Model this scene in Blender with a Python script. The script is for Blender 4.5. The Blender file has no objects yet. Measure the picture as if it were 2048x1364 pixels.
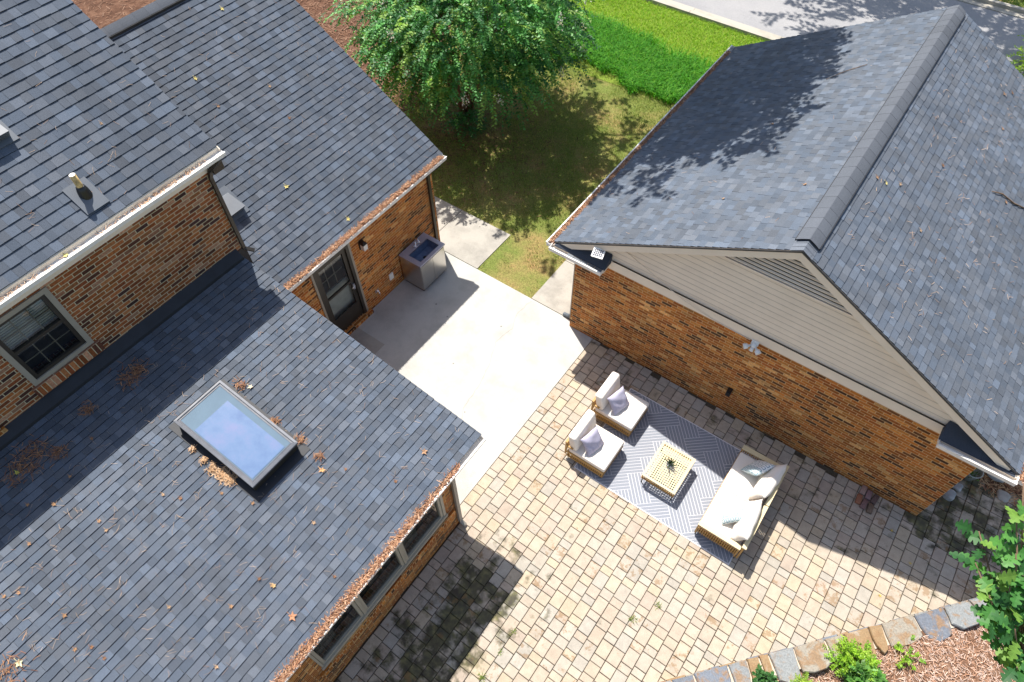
import bpy, bmesh, math, random
import numpy as np
from mathutils import Vector, Matrix

random.seed(7)
rng = np.random.default_rng(11)
scene = bpy.context.scene
COL = scene.collection
R = math.radians

# ------------------------------------------------------------------ camera
cam_d = bpy.data.cameras.new("camera")
cam = bpy.data.objects.new("camera", cam_d)
COL.objects.link(cam)
cam_d.sensor_width = 36.0
cam_d.lens = 1355 / 2048 * 36.0
cam_d.clip_start = 0.1
cam_d.clip_end = 1000
th, az, roll = R(54.25), R(36.6), R(-1.05)
h = Vector((-math.sin(az), math.cos(az), 0))
F = h * math.cos(th) - Vector((0, 0, 1)) * math.sin(th)
r0 = F.cross(Vector((0, 0, 1))).normalized()
u0 = r0.cross(F)
rr = r0 * math.cos(roll) + u0 * math.sin(roll)
uu = u0 * math.cos(roll) - r0 * math.sin(roll)
m = Matrix((rr, uu, -F)).transposed().to_4x4()
m.translation = Vector((0, 0, 12))
cam.matrix_world = m
scene.camera = cam

# ------------------------------------------------------------------ light
SUN = Vector((-0.485, 0.285, 1.0)).normalized()
world = bpy.data.worlds.new("World")
scene.world = world
world.use_nodes = True
wn = world.node_tree
wn.nodes.clear()
sky = wn.nodes.new('ShaderNodeTexSky')
sky.sky_type = 'NISHITA'
sky.sun_disc = False
sky.sun_elevation = math.asin(SUN.z)
sky.sun_rotation = math.atan2(SUN.x, SUN.y)
sky.air_density = 1.0
sky.dust_density = 1.5
bg = wn.nodes.new('ShaderNodeBackground')
bg.inputs['Strength'].default_value = 0.125
wo = wn.nodes.new('ShaderNodeOutputWorld')
hs = wn.nodes.new('ShaderNodeHueSaturation')
hs.inputs['Saturation'].default_value = 0.9
wn.links.new(sky.outputs[0], hs.inputs['Color'])
wn.links.new(hs.outputs[0], bg.inputs[0])
wn.links.new(bg.outputs[0], wo.inputs[0])
sd = bpy.data.lights.new("sun", 'SUN')
sd.energy = 5.0
sd.angle = R(0.5)
sd.color = (1.0, 0.955, 0.89)
sun = bpy.data.objects.new("sun", sd)
COL.objects.link(sun)
sun.rotation_euler = SUN.to_track_quat('Z', 'Y').to_euler()
scene.view_settings.view_transform = 'Standard'
scene.view_settings.look = 'None'
scene.view_settings.gamma = 1
scene.view_settings.exposure = 0.66

# ------------------------------------------------------------------ materials
def nm(name):
    mt = bpy.data.materials.new(name)
    mt.use_nodes = True
    nt = mt.node_tree
    b = nt.nodes['Principled BSDF']
    return mt, nt, b

def N(nt, t, **kw):
    n = nt.nodes.new(t)
    for k, v in kw.items():
        setattr(n, k, v)
    return n

def L(nt, a, b):
    nt.links.new(a, b)

def math_n(nt, op, a, b=None, c=None):
    n = N(nt, 'ShaderNodeMath', operation=op)
    for i, v in enumerate((a, b, c)):
        if v is None:
            continue
        if isinstance(v, (int, float)):
            n.inputs[i].default_value = v
        else:
            L(nt, v, n.inputs[i])
    return n.outputs[0]

def mix(nt, fac, a, b, mode='MIX'):
    n = N(nt, 'ShaderNodeMix', data_type='RGBA', blend_type=mode)
    for i, v in ((0, fac), (6, a), (7, b)):
        if isinstance(v, (int, float)):
            n.inputs[i].default_value = v
        elif isinstance(v, tuple):
            n.inputs[i].default_value = (*v, 1) if len(v) == 3 else v
        else:
            L(nt, v, n.inputs[i])
    return n.outputs[2]

def noise(nt, scale, detail=3, coord='Object', rough=0.55, vec=None, dist=0):
    if vec is None:
        tc = N(nt, 'ShaderNodeTexCoord')
        vec = tc.outputs[coord]
    n = N(nt, 'ShaderNodeTexNoise')
    n.inputs['Scale'].default_value = scale
    n.inputs['Detail'].default_value = detail
    n.inputs['Roughness'].default_value = rough
    n.inputs['Distortion'].default_value = dist
    L(nt, vec, n.inputs['Vector'])
    return n

def ramp(nt, fac, stops, interp='LINEAR'):
    r = N(nt, 'ShaderNodeValToRGB')
    r.color_ramp.interpolation = interp
    el = r.color_ramp.elements
    while len(el) > 1:
        el.remove(el[-1])
    el[0].position = stops[0][0]
    el[0].color = (*stops[0][1], 1)
    for p, c in stops[1:]:
        e = el.new(p)
        e.color = (*c, 1)
    L(nt, fac, r.inputs[0])
    return r.outputs[0]

def g(v):
    return (v, v, v)

def bump(nt, b, hgt, strength=0.3, dist=0.01):
    n = N(nt, 'ShaderNodeBump')
    n.inputs['Strength'].default_value = strength
    n.inputs['Distance'].default_value = dist
    L(nt, hgt, n.inputs['Height'])
    L(nt, n.outputs[0], b.inputs['Normal'])

def simple(name, col, rough=0.6, metal=0.0, nscale=8, namt=0.15, bstr=0.0, spec=0.5):
    mt, nt, b = nm(name)
    n = noise(nt, nscale, 4)
    c = ramp(nt, n.outputs['Fac'], [(0.25, tuple(x * (1 - namt) for x in col)), (0.75, tuple(min(1, x * (1 + namt)) for x in col))])
    L(nt, c, b.inputs['Base Color'])
    b.inputs['Roughness'].default_value = rough
    b.inputs['Metallic'].default_value = metal
    b.inputs['Specular IOR Level'].default_value = spec
    if bstr:
        n2 = noise(nt, nscale * 12, 3)
        bump(nt, b, n2.outputs['Fac'], bstr, 0.004)
    return mt

def tint_mat(name, rough=0.9, fine=250, amt=0.25, bstr=0.25, big=0.0, spec=0.3, trans=0.0, bigscale=0.8):
    mt, nt, b = nm(name)
    at = N(nt, 'ShaderNodeAttribute', attribute_name='tint')
    n = noise(nt, fine, 2)
    c = ramp(nt, n.outputs['Fac'], [(0.3, g(1 - amt)), (0.7, g(1 + amt))])
    col = mix(nt, 1.0, at.outputs['Color'], c, 'MULTIPLY')
    if big:
        n2 = noise(nt, bigscale, 5)
        c2 = ramp(nt, n2.outputs['Fac'], [(0.3, g(1 - big)), (0.7, g(1 + big))])
        col = mix(nt, 1.0, col, c2, 'MULTIPLY')
    L(nt, col, b.inputs['Base Color'])
    b.inputs['Roughness'].default_value = rough
    b.inputs['Specular IOR Level'].default_value = spec
    if bstr:
        bump(nt, b, n.outputs['Fac'], bstr, 0.003)
    if trans:
        tr = N(nt, 'ShaderNodeBsdfTranslucent')
        L(nt, mix(nt, 1.0, col, (1.15, 1.2, 0.45), 'MULTIPLY'), tr.inputs['Color'])
        ms = N(nt, 'ShaderNodeMixShader')
        ms.inputs[0].default_value = trans
        L(nt, b.outputs[0], ms.inputs[1])
        L(nt, tr.outputs[0], ms.inputs[2])
        L(nt, ms.outputs[0], nt.nodes['Material Output'].inputs['Surface'])
    return mt

def brick_mat(name, soldier=False, tone=(1, 1, 1), mortar=(0.55, 0.35, 0.17)):
    mt, nt, b = nm(name)
    tc = N(nt, 'ShaderNodeTexCoord')
    sp = N(nt, 'ShaderNodeSeparateXYZ')
    wob = noise(nt, 25, 2, vec=tc.outputs['UV'])
    wv = N(nt, 'ShaderNodeVectorMath', operation='SCALE')
    wv.inputs['Scale'].default_value = 0.004
    L(nt, wob.outputs['Color'], wv.inputs[0])
    ad = N(nt, 'ShaderNodeVectorMath', operation='ADD')
    L(nt, tc.outputs['UV'], ad.inputs[0])
    L(nt, wv.outputs[0], ad.inputs[1])
    L(nt, ad.outputs[0], sp.inputs[0])
    bw, bh = (0.205, 0.0677) if not soldier else (0.0745, 0.4)
    v = math_n(nt, 'DIVIDE', sp.outputs[1], bh)
    row = math_n(nt, 'FLOOR', v)
    off = math_n(nt, 'MULTIPLY', math_n(nt, 'MODULO', row, 2.0), 0.5)
    u = math_n(nt, 'ADD', math_n(nt, 'DIVIDE', sp.outputs[0], bw), off)
    colm = math_n(nt, 'FLOOR', u)
    fu = math_n(nt, 'SUBTRACT', u, colm)
    fv = math_n(nt, 'SUBTRACT', v, row)
    du = math_n(nt, 'MULTIPLY', math_n(nt, 'MINIMUM', fu, math_n(nt, 'SUBTRACT', 1.0, fu)), bw)
    dv = math_n(nt, 'MULTIPLY', math_n(nt, 'MINIMUM', fv, math_n(nt, 'SUBTRACT', 1.0, fv)), bh)
    dm = math_n(nt, 'MINIMUM', du, dv)
    mr = N(nt, 'ShaderNodeMapRange')
    mr.inputs['From Min'].default_value = 0.0045
    mr.inputs['From Max'].default_value = 0.0075
    L(nt, dm, mr.inputs['Value'])
    cmb = N(nt, 'ShaderNodeCombineXYZ')
    L(nt, colm, cmb.inputs[0])
    L(nt, row, cmb.inputs[1])
    wn_ = N(nt, 'ShaderNodeTexWhiteNoise', noise_dimensions='2D')
    L(nt, cmb.outputs[0], wn_.inputs['Vector'])
    # runs of like bricks: low-frequency noise biases the pick
    lf = noise(nt, 1.0, 2, vec=cmb.outputs[0])
    lf.inputs['Scale'].default_value = 0.33
    pick = math_n(nt, 'ADD', math_n(nt, 'MULTIPLY', wn_.outputs['Value'], 0.78), math_n(nt, 'MULTIPLY', lf.outputs['Fac'], 0.30))
    bc = ramp(nt, pick, [(0.0, (0.075, 0.035, 0.018)), (0.185, (0.13, 0.05, 0.018)), (0.26, (0.33, 0.10, 0.018)),
                         (0.36, (0.41, 0.14, 0.024)), (0.47, (0.30, 0.085, 0.017)), (0.58, (0.39, 0.13, 0.026)), (0.72, (0.45, 0.18, 0.04)),
                         (0.835, (0.55, 0.29, 0.10)), (0.89, (0.32, 0.15, 0.05))], 'CONSTANT')
    sp2 = N(nt, 'ShaderNodeVectorMath', operation='ADD')
    L(nt, cmb.outputs[0], sp2.inputs[0])
    sp2.inputs[1].default_value = (37.3, 11.7, 0)
    wn2 = N(nt, 'ShaderNodeTexWhiteNoise', noise_dimensions='2D')
    L(nt, sp2.outputs[0], wn2.inputs['Vector'])
    bc = mix(nt, 1.0, bc, ramp(nt, wn2.outputs['Value'], [(0.0, g(0.72)), (1.0, g(1.32))]), 'MULTIPLY')
    n2 = noise(nt, 30, 4, vec=tc.outputs['UV'])
    bc = mix(nt, 1.0, bc, ramp(nt, n2.outputs['Fac'], [(0.25, g(0.6)), (0.75, g(1.4))]), 'MULTIPLY')
    n3 = noise(nt, 0.9, 4, vec=tc.outputs['UV'])
    bc = mix(nt, 1.0, bc, ramp(nt, n3.outputs['Fac'], [(0.3, g(0.82)), (0.7, g(1.15))]), 'MULTIPLY')
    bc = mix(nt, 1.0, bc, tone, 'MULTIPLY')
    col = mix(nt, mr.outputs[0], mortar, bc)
    L(nt, col, b.inputs['Base Color'])
    b.inputs['Roughness'].default_value = 0.85
    b.inputs['Specular IOR Level'].default_value = 0.25
    bump(nt, b, mr.outputs[0], 0.5, 0.006)
    return mt

def ground_mat(name, cols, s1=1.2, s2=40, bs=0.4):
    mt, nt, b = nm(name)
    n = noise(nt, s1, 6, rough=0.65)
    c = ramp(nt, n.outputs['Fac'], [(0.28 + 0.44 * i / (len(cols) - 1), c_) for i, c_ in enumerate(cols)])
    n2 = noise(nt, s2, 4)
    c = mix(nt, 1.0, c, ramp(nt, n2.outputs['Fac'], [(0.3, g(0.65)), (0.7, g(1.35))]), 'MULTIPLY')
    L(nt, c, b.inputs['Base Color'])
    b.inputs['Roughness'].default_value = 0.95
    b.inputs['Specular IOR Level'].default_value = 0.15
    bump(nt, b, n2.outputs['Fac'], bs, 0.02)
    return mt

def concrete_mat(name, base=(0.455, 0.445, 0.41), stain=0.22):
    mt, nt, b = nm(name)
    n = noise(nt, 1.6, 8, rough=0.62)
    c = ramp(nt, n.outputs['Fac'], [(0.3, tuple(x * (1 - stain) for x in base)), (0.55, base), (0.8, tuple(min(.85, x * 1.06) for x in base))])
    n2 = noise(nt, 60, 3)
    c = mix(nt, 1.0, c, ramp(nt, n2.outputs['Fac'], [(0.3, g(0.92)), (0.7, g(1.05))]), 'MULTIPLY')
    # sparse dark specks
    vo = N(nt, 'ShaderNodeTexVoronoi')
    vo.inputs['Scale'].default_value = 2.2
    tc = N(nt, 'ShaderNodeTexCoord')
    L(nt, tc.outputs['Object'], vo.inputs['Vector'])
    sp = ramp(nt, vo.outputs['Distance'], [(0.0, g(0.35)), (0.035, g(0.5)), (0.06, g(1))])
    c = mix(nt, 1.0, c, sp, 'MULTIPLY')
    L(nt, c, b.inputs['Base Color'])
    b.inputs['Roughness'].default_value = 0.8
    bump(nt, b, n2.outputs['Fac'], 0.12, 0.004)
    return mt

def paver_mat():
    mt, nt, b = nm('paver_stone')
    at = N(nt, 'ShaderNodeAttribute', attribute_name='tint')
    n = noise(nt, 9, 5)
    c = mix(nt, 1.0, at.outputs['Color'], ramp(nt, n.outputs['Fac'], [(0.3, g(0.88)), (0.7, g(1.08))]), 'MULTIPLY')
    n1 = noise(nt, 90, 3)
    c = mix(nt, 1.0, c, ramp(nt, n1.outputs['Fac'], [(0.3, g(0.88)), (0.7, g(1.1))]), 'MULTIPLY')
    # weathering and shade masks: attribute carries how mossy / dirty / painted-dark each place is
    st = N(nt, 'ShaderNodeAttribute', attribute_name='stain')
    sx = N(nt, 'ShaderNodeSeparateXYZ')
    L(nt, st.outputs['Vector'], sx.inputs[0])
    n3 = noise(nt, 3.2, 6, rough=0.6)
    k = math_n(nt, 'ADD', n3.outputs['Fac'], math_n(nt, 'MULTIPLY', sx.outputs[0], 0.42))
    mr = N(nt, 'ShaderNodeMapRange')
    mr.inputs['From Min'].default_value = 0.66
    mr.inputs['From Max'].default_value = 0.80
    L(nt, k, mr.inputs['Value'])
    moss_shade = ramp(nt, n.outputs['Fac'], [(0.35, (0.018, 0.016, 0.008)), (0.55, (0.055, 0.055, 0.018)), (0.7, (0.14, 0.13, 0.04))])
    c = mix(nt, math_n(nt, 'MULTIPLY', mr.outputs[0], 0.86), c, moss_shade)
    # rusty rims on single pavers
    k2 = math_n(nt, 'ADD', noise(nt, 7.5, 5, rough=0.7).outputs['Fac'], math_n(nt, 'MULTIPLY', sx.outputs[1], 0.30))
    mr2 = N(nt, 'ShaderNodeMapRange')
    mr2.inputs['From Min'].default_value = 0.72
    mr2.inputs['From Max'].default_value = 0.80
    L(nt, k2, mr2.inputs['Value'])
    c = mix(nt, math_n(nt, 'MULTIPLY', mr2.outputs[0], 0.6), c, (0.22, 0.125, 0.05))
    L(nt, c, b.inputs['Base Color'])
    b.inputs['Roughness'].default_value = 0.85
    b.inputs['Specular IOR Level'].default_value = 0.25
    bump(nt, b, n1.outputs['Fac'], 0.25, 0.004)
    return mt

def glass_mat(name, tint=(0.02, 0.03, 0.03), refl=0.12, rough=0.03):
    mt, nt, b = nm(name)
    nt.nodes.remove(b)
    out = nt.nodes['Material Output']
    gl = N(nt, 'ShaderNodeBsdfGlossy')
    gl.inputs['Roughness'].default_value = rough
    tr = N(nt, 'ShaderNodeBsdfTransparent')
    tr.inputs['Color'].default_value = (*tint, 1)
    fr = N(nt, 'ShaderNodeFresnel')
    fr.inputs['IOR'].default_value = 1.5
    f = math_n(nt, 'ADD', fr.outputs[0], refl)
    ms = N(nt, 'ShaderNodeMixShader')
    L(nt, f, ms.inputs[0])
    L(nt, tr.outputs[0], ms.inputs[1])
    L(nt, gl.outputs[0], ms.inputs[2])
    L(nt, ms.outputs[0], out.inputs['Surface'])
    return mt

def metal_mat(name, col, rough, aniso_scale=None):
    mt, nt, b = nm(name)
    tc = N(nt, 'ShaderNodeTexCoord')
    mp = N(nt, 'ShaderNodeMapping')
    mp.inputs['Scale'].default_value = (4, 4, 220) if aniso_scale is None else aniso_scale
    L(nt, tc.outputs['Object'], mp.inputs['Vector'])
    n = noise(nt, 1.0, 3, vec=mp.outputs[0])
    L(nt, ramp(nt, n.outputs['Fac'], [(0.3, tuple(x * .88 for x in col)), (0.7, tuple(min(1, x * 1.08) for x in col))]), b.inputs['Base Color'])
    b.inputs['Metallic'].default_value = 1.0
    b.inputs['Roughness'].default_value = rough
    return mt

def pillow_pattern():
    mt, nt, b = nm('patterned_cotton')
    tc = N(nt, 'ShaderNodeTexCoord')
    sp = N(nt, 'ShaderNodeSeparateXYZ')
    L(nt, tc.outputs['UV'], sp.inputs[0])
    def cell(a, k):
        return math_n(nt, 'ABSOLUTE', math_n(nt, 'SUBTRACT', math_n(nt, 'FRACT', math_n(nt, 'MULTIPLY', a, k)), 0.5))
    cu, cv = cell(sp.outputs[0], 5.0), cell(sp.outputs[1], 5.0)
    d = math_n(nt, 'MAXIMUM', cu, cv)
    ring = math_n(nt, 'COMPARE', d, 0.30, 0.055)
    fu, fv = cell(sp.outputs[0], 15.0), cell(sp.outputs[1], 15.0)
    fine = math_n(nt, 'COMPARE', math_n(nt, 'ADD', fu, fv), 0.5, 0.13)
    low = math_n(nt, 'LESS_THAN', sp.outputs[1], 0.34)
    band = math_n(nt, 'MULTIPLY', fine, low)
    c = mix(nt, math_n(nt, 'MULTIPLY', ring, 0.85), (0.78, 0.80, 0.78), (0.08, 0.20, 0.25))
    c = mix(nt, math_n(nt, 'MULTIPLY', band, 0.75), c, (0.10, 0.27, 0.30))
    L(nt, c, b.inputs['Base Color'])
    b.inputs['Roughness'].default_value = 0.9
    return mt

def cane_mat(name, col):
    mt, nt, b = nm(name)
    tc = N(nt, 'ShaderNodeTexCoord')
    w = N(nt, 'ShaderNodeTexWave')
    w.inputs['Scale'].default_value = 28
    w.inputs['Distortion'].default_value = 2.0
    L(nt, tc.outputs['Object'], w.inputs['Vector'])
    c = ramp(nt, w.outputs['Fac'], [(0.0, tuple(x * .7 for x in col)), (1.0, tuple(min(1, x * 1.15) for x in col))])
    L(nt, c, b.inputs['Base Color'])
    b.inputs['Roughness'].default_value = 0.55
    bump(nt, b, w.outputs['Fac'], 0.4, 0.003)
    return mt

def stone_mat():
    mt, nt, b = nm('flagstone')
    at = N(nt, 'ShaderNodeAttribute', attribute_name='tint')
    n = noise(nt, 5.5, 7, rough=0.65, dist=0.8)
    c = mix(nt, ramp(nt, n.outputs['Fac'], [(0.49, g(0)), (0.60, g(0.8))]), at.outputs['Color'], (0.25, 0.145, 0.065))
    n2 = noise(nt, 3.0, 5, dist=1.5)
    c = mix(nt, ramp(nt, n2.outputs['Fac'], [(0.60, g(0)), (0.76, g(0.5))]), c, (0.42, 0.42, 0.40))
    n4 = noise(nt, 40, 4)
    c = mix(nt, 1.0, c, ramp(nt, n4.outputs['Fac'], [(0.3, g(0.75)), (0.7, g(1.2))]), 'MULTIPLY')
    L(nt, c, b.inputs['Base Color'])
    b.inputs['Roughness'].default_value = 0.7
    bump(nt, b, n.outputs['Fac'], 0.5, 0.02)
    return mt

M = {}
M['brick'] = brick_mat('brick_wall')
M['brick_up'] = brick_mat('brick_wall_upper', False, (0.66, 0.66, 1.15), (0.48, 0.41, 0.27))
M['soldier'] = brick_mat('brick_rowlock', True)
M['shingle'] = tint_mat('asphalt_shingle', 0.95, 200, 0.34, 0.3, big=0.10, spec=0.25)
M['concrete'] = concrete_mat('slab_concrete')
M['path'] = concrete_mat('path_concrete', (0.37, 0.345, 0.30), 0.35)
M['kerb'] = concrete_mat('kerb_concrete', (0.40, 0.365, 0.30), 0.25)
M['asphalt'] = ground_mat('road_asphalt', [(0.25, 0.245, 0.25), (0.29, 0.285, 0.285), (0.33, 0.32, 0.315)], 0.5, 120, 0.2)
M['paver'] = paver_mat()
M['joint'] = ground_mat('joint_sand', [(0.065, 0.05, 0.035), (0.10, 0.08, 0.055), (0.06, 0.055, 0.03)], 3, 60)
M['lawn'] = ground_mat('lawn_soil', [(0.30, 0.18, 0.085), (0.22, 0.19, 0.065), (0.14, 0.17, 0.04), (0.17, 0.19, 0.05)], 0.9, 35)
M['verge'] = ground_mat('verge_soil', [(0.10, 0.15, 0.02), (0.16, 0.22, 0.03), (0.20, 0.24, 0.04)], 0.9, 35)
M['mulch'] = ground_mat('mulch_soil', [(0.06, 0.028, 0.016), (0.11, 0.055, 0.033), (0.18, 0.10, 0.062)], 2.5, 50)
M['trim'] = simple('beige_trim_paint', (0.74, 0.64, 0.52), 0.55, nscale=3, namt=0.06)
M['siding'] = simple('beige_siding_paint', (0.78, 0.67, 0.54), 0.6, nscale=2, namt=0.06)
M['gutter'] = simple('gutter_white_paint', (0.74, 0.71, 0.66), 0.4, nscale=12, namt=0.10)
M['bronze'] = simple('dark_bronze_metal', (0.045, 0.038, 0.030), 0.4, 0.3, nscale=6, namt=0.15)
M['taupe'] = simple('taupe_frame_paint', (0.30, 0.27, 0.22), 0.5, nscale=6, namt=0.08)
M['drip'] = simple('dark_drip_edge', (0.02, 0.02, 0.022), 0.5)
M['flash'] = simple('black_flashing_membrane', (0.010, 0.012, 0.017), 0.6, nscale=5, namt=0.35, bstr=0.2)
M['cream'] = simple('cream_window_paint', (0.38, 0.34, 0.265), 0.5, nscale=6, namt=.08)
M['black'] = simple('black_paint', (0.012, 0.012, 0.013), 0.35)
M['white'] = simple('white_plastic', (0.78, 0.77, 0.74), 0.4, namt=0.04)
M['pipe'] = simple('weathered_pvc', (0.55, 0.38, 0.15), 0.55, nscale=18, namt=0.6)
M['dark'] = simple('dark_interior', (0.02, 0.018, 0.016), 0.9)
M['curtain'] = simple('grey_curtain', (0.20, 0.19, 0.17), 0.9, nscale=14, namt=0.5)
M['blind'] = simple('pale_door_panel', (0.62, 0.64, 0.62), 0.6)
M['glass'] = glass_mat('window_glass', (0.72, 0.76, 0.76), 0.06)
M['skyglass'] = None
M['steel'] = metal_mat('brushed_steel', (0.62, 0.59, 0.55), 0.30)
M['steel_dark'] = simple('basin_steel', (0.15, 0.19, 0.29), 0.8, 0.0, nscale=9, namt=.25, spec=.2)  # bluish base paints in the sky's reflection in the basin
M['steel_rim'] = simple('satin_steel_rim', (0.42, 0.43, 0.52), 0.4, 0.4, nscale=30, namt=.06)
M['chrome'] = metal_mat('chrome', (0.85, 0.85, 0.88), 0.1)
M['fabric'] = simple('ivory_canvas', (0.80, 0.735, 0.65), 0.9, nscale=60, namt=0.04, bstr=0.1)
M['linen'] = simple('lilac_grey_linen', (0.42, 0.40, 0.50), 0.9, nscale=30, namt=0.10, bstr=0.2)
M['pattern'] = pillow_pattern()
M['cane'] = cane_mat('honey_cane', (0.46, 0.265, 0.075))
M['cane_pale'] = cane_mat('pale_cane', (0.70, 0.59, 0.35))
M['rug_dark'] = simple('rug_slate_yarn', (0.245, 0.26, 0.295), 0.95, nscale=70, namt=0.25, bstr=0.3)
M['rug_light'] = simple('rug_white_yarn', (0.68, 0.67, 0.68), 0.95, nscale=70, namt=0.10, bstr=0.3)
M['leaf'] = tint_mat('leaf_surface', 0.48, 20, 0.12, 0, spec=0.35, trans=0.35)
M['grass'] = tint_mat('grass_blade', 0.65, 20, 0.1, 0, spec=0.25, trans=0.35)
M['dry'] = tint_mat('dry_needle', 0.8, 20, 0.15, 0, spec=0.2)
M['bark'] = simple('smooth_bark', (0.16, 0.10, 0.06), 0.85, nscale=14, namt=0.4, bstr=0.4)
M['stone'] = stone_mat()
M['mortar'] = simple('pale_mortar', (0.52, 0.44, 0.35), 0.9, nscale=10, namt=0.2, bstr=0.4)
M['redbrick'] = tint_mat('loose_brick', 0.9, 60, 0.25, 0.3)
M['pot'] = simple('pale_glazed_pot', (0.33, 0.36, 0.33), 0.35, nscale=10, namt=0.2)
M['terra'] = simple('brown_pot', (0.09, 0.065, 0.055), 0.6)
M['rock'] = simple('pale_rock', (0.36, 0.37, 0.36), 0.9, nscale=8, namt=0.4, bstr=0.5)
M['vent'] = simple('grey_vent_metal', (0.10, 0.115, 0.135), 0.45, nscale=5, namt=0.1)
M['lamp'] = simple('frosted_lamp_glass', (0.70, 0.66, 0.62), 0.3, namt=0.05)
M['solar'] = simple('solar_cell', (0.02, 0.025, 0.05), 0.2)
M['flower'] = tint_mat('petal', 0.7, 60, 0.15, 0, trans=0.3)
def skyglass():
    mt, nt, b = nm('skylight_glass')
    n = noise(nt, 3.0, 6, rough=0.6)
    n2 = noise(nt, 45, 4)
    c = ramp(nt, n.outputs['Fac'], [(0.3, (0.09, 0.15, 0.28)), (0.5, (0.12, 0.19, 0.32)), (0.7, (0.165, 0.195, 0.33))])
    c = mix(nt, ramp(nt, n2.outputs['Fac'], [(0.6, g(0)), (0.9, g(0.08))]), c, (0.3, 0.36, 0.42))
    L(nt, c, b.inputs['Base Color'])
    b.inputs['Roughness'].default_value = 0.10
    b.inputs['Specular IOR Level'].default_value = 0.6
    return mt
M['skyglass'] = skyglass()
M['skyedge'] = simple('skylight_glass_rim', (0.11, 0.165, 0.215), 0.6, nscale=4, namt=0.08, spec=0.15)

# ------------------------------------------------------------------ object helpers
def props(o, label=None, cat=None, group=None, kind=None):
    if label: o['label'] = label
    if cat: o['category'] = cat
    if group: o['group'] = group
    if kind: o['kind'] = kind
    return o

def thing(name, loc, label, cat, group=None, rz=0.0):
    o = bpy.data.objects.new(name, None)
    o.empty_display_size = 0.2
    COL.objects.link(o)
    o.location = loc
    o.rotation_euler = (0, 0, rz)
    return props(o, label, cat, group)

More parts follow.
